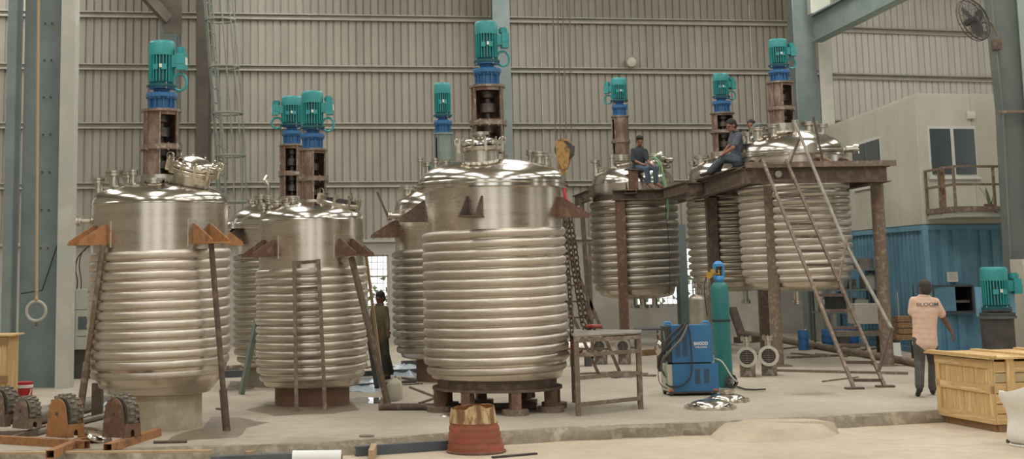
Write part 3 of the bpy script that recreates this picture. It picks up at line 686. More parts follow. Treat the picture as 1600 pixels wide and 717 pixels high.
# ---- 2: vessel with the ladder
V2, s, Z, r = vessel('stainless vessel on a brown skirt with a rusty ladder leaning on it', 487, 480, 20.25, 81, 87, 345, 316, 418, 592, 14, 13, lastin=(.985, .93))
drive(V2, s, Z, 3, (316, [280], 233, 201, 143), (21, 17, 17), wa=-.95, nw=1, ww=1.0, box_a=-.1)
q = MB().lathe([(57 * s, -.02), (57 * s, Z(594))], 48); q.build('skirt', 'skirt_brown', V2)
for a in (-pi / 2 - .85, -pi / 2 + .75, pi / 2 - .8, pi / 2 + .8): bracket(V2, a, r, Z(399), L=.36, H=.22, mm='rust')
manhole(V2, (44 * s, -.15, Z(320)), 30 * s, .2, (.16, .2), cover=False, clamps=9)
for (px, y, zt, rr_) in ((-72, -.15, 323, 5), (-50, -.3, 318, 6.5), (-25, -.35, 314, 4.5), (-38, .2, 312, 9)): nozzle(V2, px * s, y, Z(342), Z(zt), rr_ * s)
lump(V2, (-5 * s, -.35, Z(328)), .09, 'nozzle', 'strap_fitting')
# ---- 3: vessel behind it
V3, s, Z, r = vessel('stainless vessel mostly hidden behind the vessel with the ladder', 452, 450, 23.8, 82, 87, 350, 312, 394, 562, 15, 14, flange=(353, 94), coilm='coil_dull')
drive(V3, s, Z, 5, (310, [272], 226, 197, 151), (18, 14.5, 16), wa=-1.6, nw=1, ww=1.0, box_a=pi + .15)
q = MB().lathe([(66 * s, -.02), (66 * s, Z(566))], 40); q.build('skirt', 'skirt_grey', V3)
for a in (-pi / 2 - 1.15, pi / 2 + .4, pi / 2 - 1.1): bracket(V3, a, r, Z(381), L=.4, H=.28, mm='rust_brown', pad=False)
for (px, y, zt, rr_) in ((-57, -.2, 315, 4), (-42, -.1, 308, 7), (-30, -.2, 309, 5)): nozzle(V3, px * s, y, Z(338), Z(zt), rr_ * s)
nozzle(V3, -90 * s, -.1, Z(350), Z(350) + 9 * s, 4 * s, tilt=(-1, 0, 0), name='side_nozzle')
q = MB(); q.tube([(-30 * s, -.2, Z(309)), (-30 * s, -.22, Z(290)), (-36 * s, -.22, Z(282)), (-32 * s, -.2, Z(275))], .03, 8); q.build('vent_pipe', 'nozzle', V3)
# ---- 4: central vessel
V4, s, Z, r = vessel('tallest stainless vessel, standing on a ring frame with round foot pads', 773, 450, 19.05, 105.5, 112, 300, 249, 359, 580, 15, 10, flange=(291, 118), lastin=(.96,))
drive(V4, s, Z, -4, (246, [193], 134, 98, 34), (25, 20, 18), wa=-pi / 2 - .05, nw=1, ww=1.75, box_a=.1)
manhole(V4, (-19 * s, -.42, Z(238)), 31 * s, .2, (0, -.03), clamps=11, center=True)
for a in (-pi / 2 - .32, -pi / 2 + 1.28, pi / 2 + 1.28, pi / 2 - .3): bracket(V4, a, r, Z(341), L=.38, H=.26, W=.2, mm='rust_brown' if a != -pi / 2 + 1.28 else 'rust', pad=False)
for (px, y, zt, rr_) in ((-88, 0, 250, 4), (62, .1, 239, 4), (74, -.1, 243, 8), (85, -.05, 247, 5), (-70, .3, 252, 6)): nozzle(V4, px * s, y, Z(283), Z(zt), rr_ * s)
q = MB().lathe([(.12, 0), (.12, .04), (.15, .04), (.15, .07), (.02, .07)], 20, c=(37 * s, -.3, Z(262))); q.build('sight_glass', 'nozzle', V4)
rk = 91 * s
q = MB().lathe([(rk * .93, Z(606)), (rk * 1.09, Z(606)), (rk * 1.09, Z(602)), (rk, Z(602)), (rk, Z(588)), (rk * .93, Z(588)), (rk * .93, Z(606))], 64); ring = q.build('ring_frame', 'rust_brown', V4)
for k in range(8):
    a = -pi / 2 + .22 + k * pi / 4; c_ = (rk * cos(a), rk * sin(a))
    q = MB(); q.box((c_[0], c_[1], Z(606) / 2 + .03), (.13, .13, Z(606) - .06), Matrix.Rotation(a, 3, 'Z')); lg = q.build('leg', 'rust', V4, smooth=False)
    q = MB(); q.cyl((c_[0], c_[1], 0), (c_[0], c_[1], .07), .17, n=24); q.build('foot_pad', 'rust_pale', lg)
# ---- 5: behind the central one
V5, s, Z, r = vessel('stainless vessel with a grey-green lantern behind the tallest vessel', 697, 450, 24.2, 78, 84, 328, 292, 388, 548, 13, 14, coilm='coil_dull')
drive(V5, s, Z, 0, (256, [], 208, 182, 130), (14.5, 13, 13), wa=-2.4, nw=3, ww=.4, box_a=2.2, mm='greygreen', loop=False, box=False)
q = MB().lathe([(22 * s, Z(300)), (22 * s, Z(256)), (16 * s, Z(256))], 28); q.build('drive_stool', 'greygreen', V5)
q = MB().lathe([(48 * s, -.02), (48 * s, Z(552))], 40); q.build('skirt', 'skirt_brown', V5)
for a in (pi + .15, pi / 2 - .4, -pi / 2 + .6): bracket(V5, a, r, Z(368), L=.4, H=.26, mm='rust', pad=False)
for (px, y, zt, rr_) in ((-58, -.2, 294, 7), (-37, -.1, 250, 3), (-25, .1, 256, 5), (28, -.2, 258, 6)): nozzle(V5, px * s, y, Z(310), Z(zt), rr_ * s)
q = MB(); q.bar((-104 * s, -.3, Z(300)), (-88 * s, -.35, Z(338)), .05, .03); q.build('lever', 'rust_brown', V5)
nozzle(V5, -70 * s, -.35, Z(337), Z(337) + 16 * s, 4 * s, tilt=(-1, -.2, 0), name='side_nozzle')
# ---- the raised three
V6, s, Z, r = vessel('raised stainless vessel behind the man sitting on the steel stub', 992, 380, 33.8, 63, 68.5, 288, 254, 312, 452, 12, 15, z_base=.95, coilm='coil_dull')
drive(V6, s, Z, -16, (244, [221], 181, 158, 122), (12.5, 11, 12), wa=-2.85, nw=1, ww=.8, box_a=pi - .3, loop=True)
for a in (pi - .1, .1, pi / 2, -pi / 2 - .2): bracket(V6, a, r, Z(305) , L=.3, H=.25, mm='rust_brown', pad=False)
for (px, y, zt, rr_) in ((-58, -.1, 252, 4), (-52, .3, 256, 3), (-35, -.4, 246, 3.5), (30, -.2, 244, 7), (42, .3, 242, 4)): nozzle(V6, px * s, y, Z(275), Z(zt), rr_ * s)
lump(V6, (34 * s, -.5, Z(254)), .2, 'nozzle', 'manhole_fittings'); lump(V6, (50 * s, -.4, Z(258)), .16, 'nozzle', 'manhole_fittings')
for (px, rr_) in ((-8, 5), (8, 5), (26, 4)): nozzle(V6, px * s, -.1, Z(464), Z(464) + .22, rr_ * s, tilt=(0, 0, -1), name='bottom_outlet')
V7, s, Z, r = vessel('raised stainless vessel between the two seated men, half hidden', 1147, 380, 31.0, 66, 71, 280, 243, 300, 440, 13, 16, z_base=1.15, coilm='coil_dull')
drive(V7, s, Z, -9, (240, [206], 176, 152, 115), (17, 13, 12), wa=-pi / 2 + .1, nw=1, ww=1.6, box_a=.2)
for (px, y, zt, rr_) in ((-50, -.2, 246, 5), (-40, .1, 244, 5), (-60, 0, 254, 3), (46, 0, 240, 5)): nozzle(V7, px * s, y, Z(270), Z(zt), rr_ * s)
nozzle(V7, 12 * s, -.1, Z(455), Z(455) + .22, 4 * s, tilt=(0, 0, -1), name='bottom_outlet')
V8, s, Z, r = vessel('raised stainless vessel with the wide flanged lid behind the long ladder', 1243, 370, 27.0, 80, 85, 262, 203, 289, 440, 13, 15, z_base=1.2, flange=(243, 85), dex=2.0)
drive(V8, s, Z, -12, (196, [170], 128, 103, 61), (18.5, 15, 14), wa=-1.1, nw=1, ww=1.1, box_a=.05)
for (px, y, zt, rr_) in ((-70, -.2, 210, 4), (-58, -.35, 204, 7), (-36, -.5, 201, 5), (-5, -.6, 196, 3), (33, .1, 193, 8), (50, -.1, 198, 4.5)): nozzle(V8, px * s, y, Z(232), Z(zt), rr_ * s)
nozzle(V8, 78 * s, -.35, Z(237), Z(237) + 14 * s, 5 * s, tilt=(1, -.3, 0), name='side_nozzle', fl=1.5)
nozzle(V8, 8 * s, -78 * s, Z(238), Z(238) + .1, 5 * s, tilt=(0, -1, 0), name='front_nozzle', fl=1.5)
for (px, rr_) in ((-5, 5), (30, 4)): nozzle(V8, px * s, -.1, Z(455), Z(455) + .2, rr_ * s, tilt=(0, 0, -1), name='bottom_outlet')
for a in (.4, pi - .4, -.6, pi + .6): bracket(V8, a, r, Z(268), L=.25, H=.2, mm='rust_brown', pad=False)
q = MB(); q.tube([(-24 * s, -80 * s, Z(256)), (-22 * s, -82 * s, Z(245)), (20 * s, -86 * s, Z(243)), (60 * s, -60 * s, Z(240))], .045, 8); q.build('header_pipe', 'nozzle', V8)
lump(V8, (-46 * s, .3, Z(193)), .10, 'greygreen', 'valve_cluster')
# ================================================================ PLATFORM, LADDER AND THINGS HUNG ABOVE
def rel(root_loc):
    o = Vector(root_loc)
    return lambda v: Vector(v) - o
Pk = gr(1211, 573); zD = at(1200, 259, 25.4).z
pf0 = gr(1165, 257, zD)
plat = thing('steel_platform', 'rusty brown steel platform on posts holding up the raised vessels', 'platform', (pf0.x, 25.5, 0)); R_ = rel((pf0.x, 25.5, 0))
cNL = Vector((at(1163, 258, 25.4).x, 25.4, zD)); cNR = Vector((at(1384, 262, 25.4).x, 25.4, zD))
cFL = gr(1076, 291, zD); cFL.z = zD
def ibeam(mb, a, b, h, w):
    a, b = Vector(a), Vector(b); dz = Vector((0, 0, h))
    mb.bar(a - dz * .5, b - dz * .5, .015, h, up=(0, 0, 1)) if False else None
    d = (b - a).normalized(); sd = d.cross(Vector((0, 0, 1))).normalized()
    for (w_, h_, zc) in ((.02, h, -h / 2), (w, .02, -.01), (w, .02, -h + .01)):
        m0 = a + Vector((0, 0, zc)); m1 = b + Vector((0, 0, zc)); c = (m0 + m1) / 2
        Rm = Matrix((d, sd, Vector((0, 0, 1)))).transposed(); mb.box(c, ((m1 - m0).length, w_, h_), Rm)
def beam(a, b, h=.27, w=.16, name='beam', m='rust_brown'):
    q = MB(); ibeam(q, R_(a), R_(b), h, w); return q.build(name, m, plat, smooth=False)
zB = zD - .03
beam(cNL - Vector((0, 0, .03)), cNR - Vector((0, 0, .03)), .29)
beam(cNL - Vector((0, 0, .03)), cFL - Vector((0, 0, .03)), .30)
bL = gr(957, 297, zD); bRt = Vector((bL.x + 3.6, bL.y, zD)); 
beam(bL, bRt, .24, .3)
backR = cNR + Vector((.1, 4.2, 0)); backL = cNL + Vector((-.2, 4.2, 0))
beam(cNR - Vector((0, 0, .03)), backR - Vector((0, 0, .03)), .29); beam(backL - Vector((0, 0, .03)), backR - Vector((0, 0, .03)), .29)
q = MB(); a = R_(at(1376, 258, 25.35)); b = R_(at(1400, 262, 25.35)); a = R_(Vector((cNL.x, 25.3, zD + .01))); b = R_(Vector((at(1400, 262, 25.3).x, 25.3, zD + .01)))
q.bar(a, b, .1, .07, up=(0, 1, 0)); q.build('edge_channel', 'rust_pale', plat, smooth=False)
# deck plates: strips round the vessel
x0, x1 = cNL.x, cNR.x
def plate(xa, xb, ya, yb):
    q = MB(); c = R_(Vector(((xa + xb) / 2, (ya + yb) / 2, zD + .0))); q.box(c, (xb - xa - .01, yb - ya - .01, .02)); q.build('deck_plate', 'rust_brown', plat, smooth=False)
for k in range(3): plate(x0 + (x1 - x0) * k / 3, x0 + (x1 - x0) * (k + 1) / 3, 25.35, 25.85)
plate(x0 - .1, x0 + .12, 25.85, 28.3); plate(x1 - .2, x1, 25.85, 28.3); plate(x0 - .1, x1, 28.3, 29.3)
q = MB(); pts = [R_(v) for v in (cNL + Vector((0, .45, 0)), cFL, cFL + Vector((.9, 0, 0)), Vector((cNL.x, 29.3, zD)))]
q.add([p for p in pts] + [p - Vector((0, 0, .02)) for p in pts], [(0, 1, 2, 3), (7, 6, 5, 4), (0, 4, 5, 1), (1, 5, 6, 2), (2, 6, 7, 3), (3, 7, 4, 0)]); q.build('deck_plate', 'rust_brown', plat, smooth=False)
def post(px, py, top, r=.1, rnd_=True, m='rust', Y=None):
    g = gr(px, py) if Y is None else Vector((at(px, py, Y).x, Y, 0)); g = R_(g); q = MB()
    if rnd_: q.cyl((g.x, g.y, 0), (g.x, g.y, top), r, n=20)
    else: q.box((g.x, g.y, top / 2), (r * 2, r * 1.6, top))
    q.box((g.x, g.y, .012), (r * 4, r * 4, .024)); return q.build('post', m, plat)
post(1216, 572, zB - .28, .105, m='rust_pale'); post(1387, 571, zB - .28, .115, m='rust_pale')
post(976, 520, zB - .2, .1, False, 'rust', Y=bL.y); post(1118, 480, zB - .3, .11, False, 'rust_brown', Y=30.2); post(1194, 500, zB - .28, .09, False, 'rust_brown', Y=29.6); 
q = MB(); g = R_(at(920, 420, 33.5)); q.bar((g.x, g.y, .0), (g.x - .12, g.y, zB - .1), .1, .1); q.build('post', 'rust_brown', plat, smooth=False)
# supports carrying vessel 6's weight
for v, yy in ((V6, None), (V7, None)):
    L = v.location
    for sx in (-1, 1):
        q = MB(); ibeam(q, R_((L.x + sx * 1.22, L.y - 1.3, zD)), R_((L.x + sx * 1.22, L.y + 1.4, zD)), .24, .14); q.build('beam', 'rust_brown', plat, smooth=False)
# stub the man sits on
st = at(992, 280, 32.5); q = MB(); g = R_(Vector((st.x, bL.y, zD)))
zt_ = at(992, 265, bL.y).z
q.box((g.x, g.y, (zD + zt_) / 2), (.2, .18, zt_ - zD)); q.build('stub_post', 'rust', plat, smooth=False)
q = MB(); q.box((g.x, g.y, zt_), (.38, .3, .03)); q.build('stub_plate', 'rust_brown', plat, smooth=False)
q = MB(); g2 = R_(at(1216, 272, 25.3)); q.lathe([(.01, -.03), (.06, -.03), (.075, 0), (.06, .03), (.01, .03)], 20, c=g2, R=Matrix.Rotation(pi / 2, 3, 'X')); q.build('round_dial', 'nozzle', plat)

# long ladder up to the platform
def ladder(label, A0, A1, B0, B1, ts, m='rust_pale', w=.045, group=None, feet=True, name='ladder'):
    t = thing(name, label, 'ladder', tuple((A1 + B1) / 2)); R2 = rel((A1 + B1) / 2)
    for a, b in ((A0, A1), (B0, B1)):
        q = MB(); q.bar(R2(a), R2(b), w, w * 1.3, up=(0, 1, 0)); q.build('rail', m, t, smooth=False)
        if feet: q = MB(); q.box(R2(b) + Vector((0, 0, .015)), (.26, .14, .03)); q.build('foot_plate', 'rust_brown', t, smooth=False)
    for k in ts:
        q = MB(); q.bar(R2(A0.lerp(A1, k)), R2(B0.lerp(B1, k)), .035, .035); q.build('rung', m, t, smooth=False)
    return t
fA = gr(1335, 608); fB = gr(1383, 605); tA = at(1191, 249, 25.1); tB = at(1228, 250, 25.1)
rungpy = [258, 282, 305, 328, 350, 370, 392, 414, 438, 461, 485, 512, 539, 566, 594]
lad = ladder('long rusty ladder standing against the platform edge', tA, fA, tB, fB, [((py - 249) / (608 - 249)) for py in rungpy])
# depth runs linearly with height, so correct the rung parameters for perspective
for o in list(lad.children):
    if o.name.startswith('rung'): bpy.data.objects.remove(o)
def tparam(P0, P1, py):
    lo, hi = 0.0, 1.0
    def proj(p):
        c = CAMR.transposed() @ (p - Vector((0, 0, H0))); return Y0 - F * c.y / -c.z
    for _ in range(40):
        m_ = (lo + hi) / 2
        if proj(P0.lerp(P1, m_)) < py: lo = m_
        else: hi = m_
    return lo
L2 = rel((fA + fB) / 2)
for py in rungpy:
    q = MB(); q.bar(L2(tA.lerp(fA, tparam(tA, fA, py))), L2(tB.lerp(fB, tparam(tB, fB, py))), .045, .045); q.build('rung', 'rust_brown', lad, smooth=False)
q = MB(); q.tube([L2(at(1242, 192, 25.0)), L2(at(1318, 375, 23.2)), L2(at(1394, 515, 21.2))], .028, 8); hr = q.build('handrail', 'pipe', lad)
q = MB(); q.tube([L2(at(1324, 370, 23.1)), L2(at(1310, 440, 22.6))], .022, 8); q.build('handrail_post', 'rust_pale', lad)
q = MB(); q.tube([L2(at(1392, 512, 21.2)), L2(at(1373, 580, 21.0))], .024, 8); q.build('handrail_post', 'rust_brown', lad)
q = MB(); q.tube([L2(at(1250, 213, 25.2)), L2(at(1233, 258, 25.2))], .02, 8); q.build('handrail_post', 'rust_brown', lad)
o = MB().tube([(0, 0, 0), at(1271, 184, 25.8) - at(1287, 258, 25.8)], .022, 8).build('steel_rod', 'rust_brown'); o.location = at(1287, 257, 25.8); tag(o, 'thin rusty rod leaning on the wide flanged vessel lid', 'rod')
o = MB().bar((0, 0, 0), at(1282, 247, 26) - at(1312, 258, 25.7), .12, .04).build('timber_offcut', 'wood', smooth=False); o.location = at(1312, 257, 25.7); tag(o, 'short timber offcut propped on the platform by the rod', 'timber')

# smaller rusty ladder on vessel 2
fA = gr(463.5, 642.5); fB = gr(508, 641); tA = at(459.5, 408, 19.38); tB = at(497.5, 405, 19.38)
lad2 = ladder('short rusty ladder leaning on the coils of the vessel with brown skirt', tA, fA, tB, fB, [], m='rust_pale', w=.05, feet=False)
L2 = rel((fA + fB) / 2)
for py in (411, 452, 485, 523, 561, 598):
    q = MB(); q.bar(L2(tA.lerp(fA, tparam(tA, fA, py))), L2(tB.lerp(fB, tparam(tB, fB, py - 3))), .04, .04); q.build('rung', 'rust_brown', lad2, smooth=False)
# props
def prop(name, label, cat, a, b, r1, r2, split=None, m='rust_pale', square=False):
    t = thing(name, label, cat, tuple(b)); q = MB(); d = Vector(a) - Vector(b)
    if square: q.bar((0, 0, 0), d, r1 * 2, r2 * 2); q.build('batten', m, t, smooth=False)
    else:
        q.cyl((0, 0, 0), d * split, r2, n=14); q.build('sleeve', m, t)
        q = MB(); q.cyl(d * (split - .02), d, r1, n=14); q.build('tube', m, t)
    return t
prop('prop_pipe', 'leaning rusty prop pipe at the column side of the pale-skirted vessel', 'pipe', at(161, 382, 16.78), gr(121, 674), .032, .044, .37)
prop('prop_pipe', 'rusty prop pipe under the bracket facing the ladder vessel', 'pipe', at(330, 381, 16.78), gr(354, 673), .034, .046, .22, m='rust_brown')
o = prop('prop_plank', 'brown plank propping the bracket above the white jerrycan', 'plank', at(549, 402, 19.55), gr(606, 631), .024, .04, square=True, m='rust_pale')
prop('prop_batten', 'pale weathered batten leaning in front of the walking figure', 'batten', at(571, 390, 21.0), gr(598, 600), .02, .035, square=True, m='batten')
prop('prop_post', 'dark green post leaning on the hidden vessel beside the ladder vessel', 'post', at(402, 500, 21.3), gr(377, 616), .035, .045, square=True, m='greygreen')
prop('prop_post', 'dark post leaning behind the brown plank and jerrycan', 'post', at(573, 505, 21.4), gr(590, 608), .035, .045, square=True, m='dark')
t = thing('stand_leg', 'square rusty post on a plate beneath the pale-skirted vessel', 'post', tuple(gr(152, 652)))
q = MB(); q.box((0, 0, .22), (.13, .13, .44)); q.build('leg', 'rust_brown', t, smooth=False)
q = MB(); q.box((0, 0, .01), (.3, .3, .02)); q.build('base_plate', 'dark', t, smooth=False)

# rope and ring at the big column
pr0 = at(57, 465, 20.6)
t = thing('rope_ring', 'pale ring hanging on a rope in front of the huge column', 'ring', tuple(pr0))
q = MB(); top = at(61, -150, 20.6) - pr0; q.tube([(0, 0, 0), top], .022, 8); q.build('rope', 'rope', t)
q = MB(); rr = .14; q.tube([Vector((rr * cos(a), 0, -.19 + rr * sin(a))) for a in [2 * pi * i / 24 for i in range(24)]], .022, 8, closed=True); q.build('ring', 'plaster', t)
q = MB(); q.ball((0, -.005, -.02), (.03, .03, .045)); q.ball((0, 0, .1), (.028, .028, .03)); q.build('knot', 'rope', t)
q = MB(); q.tube([(0, 0, -.33), (.01, 0, -.37), (-.01, 0, -.40)], .014, 6); q.build('knot_tail', 'rust', t)

# caged ladder on the wall
Yc = 34.2
t = thing('caged_ladder', 'grey caged ladder climbing the wall beside the dark brown column', 'ladder', tuple(at(340, 330, Yc))); R3 = rel(at(340, 330, Yc))
la, lb = at(318, -20, Yc), at(347, 340, Yc); ra, rb_ = at(325, -20, Yc - .25), at(357, 340, Yc - .25)
for a, b in ((la, lb), (ra, rb_)): q = MB(); q.bar(R3(a), R3(b), .045, .06); q.build('rail', 'ladder_grey', t, smooth=False)
for k in range(1, 16): q = MB(); q.bar(R3(la.lerp(lb, k / 16)), R3(ra.lerp(rb_, k / 16)) + Vector((.08, 0, -.12)), .03, .03); q.build('rung', 'ladder_grey', t, smooth=False)
hoops = [(345, 33), (351, 106), (357, 178), (361, 244), (363, 316)]
hp = []
for (px, py) in hoops:
    c = R3(at(px, py, Yc)); q = MB(); ring = [c + Vector((.36 * cos(a), .36 * sin(a) - .1, 0)) for a in [2 * pi * i / 24 for i in range(24)]]
    q.tube(ring, .028, 6, closed=True); q.build('cage_hoop', 'ladder_grey', t); hp.append(c)
for a in (-.1, -.7, -1.3, -1.9, -2.5, -3.1):
    q = MB(); q.tube([c + Vector((.36 * cos(a), .36 * sin(a) - .1, 0)) for c in [hp[0] + (hp[0] - hp[1])] + hp], .018, 6); q.build('cage_strap', 'ladder_grey', t)

# crane hook, ropes, sling, chains
Yh = 19.7; hb = at(880, 243, Yh)
t = thing('crane_hook', 'yellow crane hook block hanging on four wire ropes', 'hook', tuple(hb)); R4 = rel(hb)
def P4(px, py, dy=0): return R4(at(px, py, Yh + dy))
for (xt, xb, dy) in ((863.5, 868, -.08), (871, 876, .06), (879, 885, -.06), (890, 893, .08)):
    q = MB(); a = P4(xb, 220, dy); b = P4(xt, 0, dy); q.tube([a, a + (b - a) * 1.35], .008, 6); q.build('wire_rope', 'wire_rope', t)
def flatpoly(pxs, dy0, dy1, m, name):
    q = MB(); pl = [(P4(x, y).x, P4(x, y).z) for x, y in pxs]; q.prism(pl, dy0, dy1, 'y'); return q.build(name, m, t, smooth=False)
flatpoly([(866, 224), (871, 219), (885, 218), (890, 222), (886, 262), (877, 266), (868, 246)], -.13, -.10, 'yellow', 'cheek_plate')
flatpoly([(869, 224), (874, 219), (889, 220), (898, 228), (896, 240), (888, 264), (878, 262)], .06, .09, 'yellow', 'cheek_plate')
q = MB(); q.cyl(P4(881, 234, -.12), P4(881, 234, .08), .13, n=24); q.build('sheave', 'dark', t)
flatpoly([(885, 230), (897, 229), (896, 244), (888, 250), (884, 244)], -.09, .05, 'dark', 'guard')
q = MB(); q.box(P4(879, 260), (.12, .12, .07)); q.build('trunnion', 'yellow', t)
q = MB(); q.tube([P4(880, 262), P4(881, 270), P4(876, 274), P4(871, 276), P4(872, 283), P4(879, 286), P4(883, 280)], [.035, .035, .035, .045, .045, .035, .015], 10); q.build('hook', 'yellow', t)
t = thing('sling_clevis', 'bright red clevis linking the hook to the rusty chains', 'shackle', tuple(at(882, 300, Yh))); R5 = rel(at(882, 300, Yh))
q = MB(); q.tube([R5(at(878, 281, Yh)), R5(at(880, 292, Yh)), R5(at(883, 306, Yh)), R5(at(884, 312, Yh))], .022, 8); q.build('shank', 'red', t)
q = MB(); q.tube([R5(at(x, y, Yh)) for x, y in ((880, 326), (880, 315), (884, 310), (889, 315), (890, 326))], .02, 8); q.build('fork', 'red', t)
def chain(label, pts, Llink=.085, group='rusty lifting chains'):
    pts = [Vector(p) for p in pts]; o0 = pts[0]; dist = [0]
    for i in range(1, len(pts)): dist.append(dist[-1] + (pts[i] - pts[i - 1]).length)
    mb = MB(); k = 0; s_ = 0.0; i = 0
    while s_ < dist[-1]:
        while i < len(pts) - 2 and dist[i + 1] < s_: i += 1
        f = (s_ - dist[i]) / max(1e-6, dist[i + 1] - dist[i]); p = pts[i].lerp(pts[i + 1], min(1, f)) - o0; d = (pts[i + 1] - pts[i]).normalized()
        side = d.cross(Vector((0, 1, 0) if k % 2 else (1, 1, 0))); side = side.normalized() if side.length > .01 else Vector((1, 0, 0))
        mb.tube([p + d * (cos(a) * Llink * .62) + side * (sin(a) * Llink * .34) for a in [2 * pi * j / 8 for j in range(8)]], Llink * .13, 5, closed=True)
        k += 1; s_ += Llink * .9
    o = mb.build('lifting_chain', 'chain'); o.location = o0; tag(o, label, 'chain'); return o
def A(px, py, dy=0): return at(px, py, Yh + dy)
chain('rusty chain strand falling straight past the coils to the table', [A(882, 326), A(886, 400, -.2), A(890, 450, -.4), A(893, 500, -.7), A(894, 534, -.9)])
chain('rusty chain strand pooling at the middle of the table top', [A(886, 326), A(893, 400), A(903, 460), A(910, 505), A(916, 511), A(926, 513), A(921, 515), A(912, 514)])
chain('rusty chain strand swinging furthest out over the table', [A(888, 326, .1), A(898, 380, .1), A(905, 440, .1), A(915, 490, .1), A(923, 508, .1)])
q = MB(); h0 = A(894, 534, -.9); q.tube([A(894, 532, -.9) - h0, A(896, 541, -.9) - h0, A(901, 549, -.9) - h0, A(907, 551, -.9) - h0, A(910, 547, -.9) - h0], [.02, .03, .032, .026, .012], 8); o = q.build('chain_hook', 'red_hook'); o.location = h0; tag(o, 'faded red hook dangling at the table corner', 'hook')
q = MB(); h0 = A(926, 513); q.tube([(-.09, 0, .03), (0, -.04, .03), (.1, -.02, .03), (.12, .05, .03), (.05, .09, .03)], [.02, .03, .03, .025, .012], 8); o = q.build('chain_hook', 'red_hook'); o.location = h0; tag(o, 'rusty red hook lying on the table top', 'hook')

# work table
zt_ = at(900, 525, 18.0).z
FL, FR, BR, BL = gr(897, 525, zt_), gr(1001, 519, zt_), gr(1003, 515, zt_), gr(884, 514, zt_)
t = thing('work_table', 'rusty angle-iron table with a plate top beside the tallest vessel', 'table', (FL.x, FL.y, 0)); R6 = rel((FL.x, FL.y, 0))
q = MB(); P_ = [R6(v) for v in (FL, FR, BR, BL)]; q.add(P_ + [p - Vector((0, 0, .02)) for p in P_], [(0, 1, 2, 3), (7, 6, 5, 4), (0, 4, 5, 1), (1, 5, 6, 2), (2, 6, 7, 3), (3, 7, 4, 0)]); q.build('table_top', 'pipe', t, smooth=False)
legs = []
for (v, off_) in ((FL, (.03, .05)), (FR, (-.03, .03)), (BL, (.06, -.25)), (BR, (-.08, -.1))):
    p = R6(v) + Vector((off_[0], off_[1], 0)); legs.append(p)
    q = MB(); q.bar((p.x, p.y, 0), (p.x, p.y, zt_ - .02), .06, .06); q.build('leg', 'rust_pale', t, smooth=False)
for h in (zt_ - .06, zt_ - .24, zt_ - .52, .14):
    for a, b in ((0, 1), (2, 3), (0, 2), (1, 3)):
        if h != zt_ - .06 and (a, b) == (2, 3): continue
        q = MB(); q.bar((legs[a].x, legs[a].y - .03, h), (legs[b].x, legs[b].y - .03, h), .02, .05, up=(0, 0, 1)); q.build('cross_rail', 'rust_pale', t, smooth=False)
# trestle stairs behind it
Yt = 24.0; g0 = gr(950, 590); Yt = g0.y
t = thing('rolling_steps', 'rusty steep step frame standing behind the work table', 'steps', tuple(g0)); R7 = rel(g0)
def T7(px, py, dy=0): return R7(at(px, py, Yt + dy))
for a, b in (((891, 400), (972, 590)), ((884, 470), (938, 590)), ((881, 330), (884, 560)), ((921, 380), (926, 560))):
    q = MB(); q.bar(T7(*a), T7(*b), .05, .05); q.build('rail', 'rust_brown', t, smooth=False)
for y in (432, 446, 471, 496, 520, 545): q = MB(); q.bar(T7(882, y, .2), T7(900 + (y - 420) * .42, y, .0), .04, .03); q.build('tread', 'rust_brown', t, smooth=False)
q = MB(); q.box(T7(973, 590) + Vector((0, 0, .05)), (.3, .2, .12)); q.build('foot_block', 'pipe', t, smooth=False)

# ================================================================ WELDER, GAS, LIDS
wg = gr(1088, 618); t = thing('welding_machine', 'blue welding set, two cabinets stacked on a caster cart', 'welder', tuple(wg), .06); sw = wg.y / 2200
X = lambda px: (px - 1088) * sw
Zw = lambda py: (618 - py) * sw * 1.0
def wb(name, xa, xb, ya, yb, d0, d1, m, par): q = MB(); q.box(((X(xa) + X(xb)) / 2, (d0 + d1) / 2, (Zw(ya) + Zw(yb)) / 2), (X(xb) - X(xa), d1 - d0, Zw(ya) - Zw(yb))); return q.build(name, m, par, smooth=False)
lower = wb('lower_cabinet', 1053, 1124, 611.5, 570.5, 0, .42, 'wmblue', t); upper = wb('upper_cabinet', 1053.5, 1117, 568, 512, .02, .38, 'wmblue', t)
wb('lower_front_panel', 1045, 1053, 611, 571, .02, .40, 'cabin', t); wb('upper_front_panel', 1046, 1053.5, 566, 514, .04, .36, 'dark', t)
wb('plinth_gap', 1056, 1114, 570.5, 568, .04, .36, 'black', t); wb('cart_tray', 1048, 1126, 614, 611.5, -.02, .44, 'dark', t)
for (x0_, n_, y0_, dy_) in ((1060, 13, 528, 2.5), (1071, 13, 528, 2.5)):
    q = MB()
    for k in range(n_): q.box((X(x0_ + 3), .016, Zw(y0_ + dy_ * k)), (X(x0_ + 7) - X(x0_), .012, .007), Matrix.Rotation(.4, 3, 'X'))
    o = q.build('vent_louvre', 'slate', upper, smooth=False); o['kind'] = 'stuff'
for (x0_, n_, y0_, dy_) in ((1088, 11, 578, 2.1), (1102, 11, 578, 2.1)):
    q = MB()
    for k in range(n_): q.box((X(x0_ + 3.5), -.004, Zw(y0_ + dy_ * k)), (X(x0_ + 8) - X(x0_), .012, .006), Matrix.Rotation(.4, 3, 'X'))
    o = q.build('vent_louvre', 'slate', lower, smooth=False); o['kind'] = 'stuff'
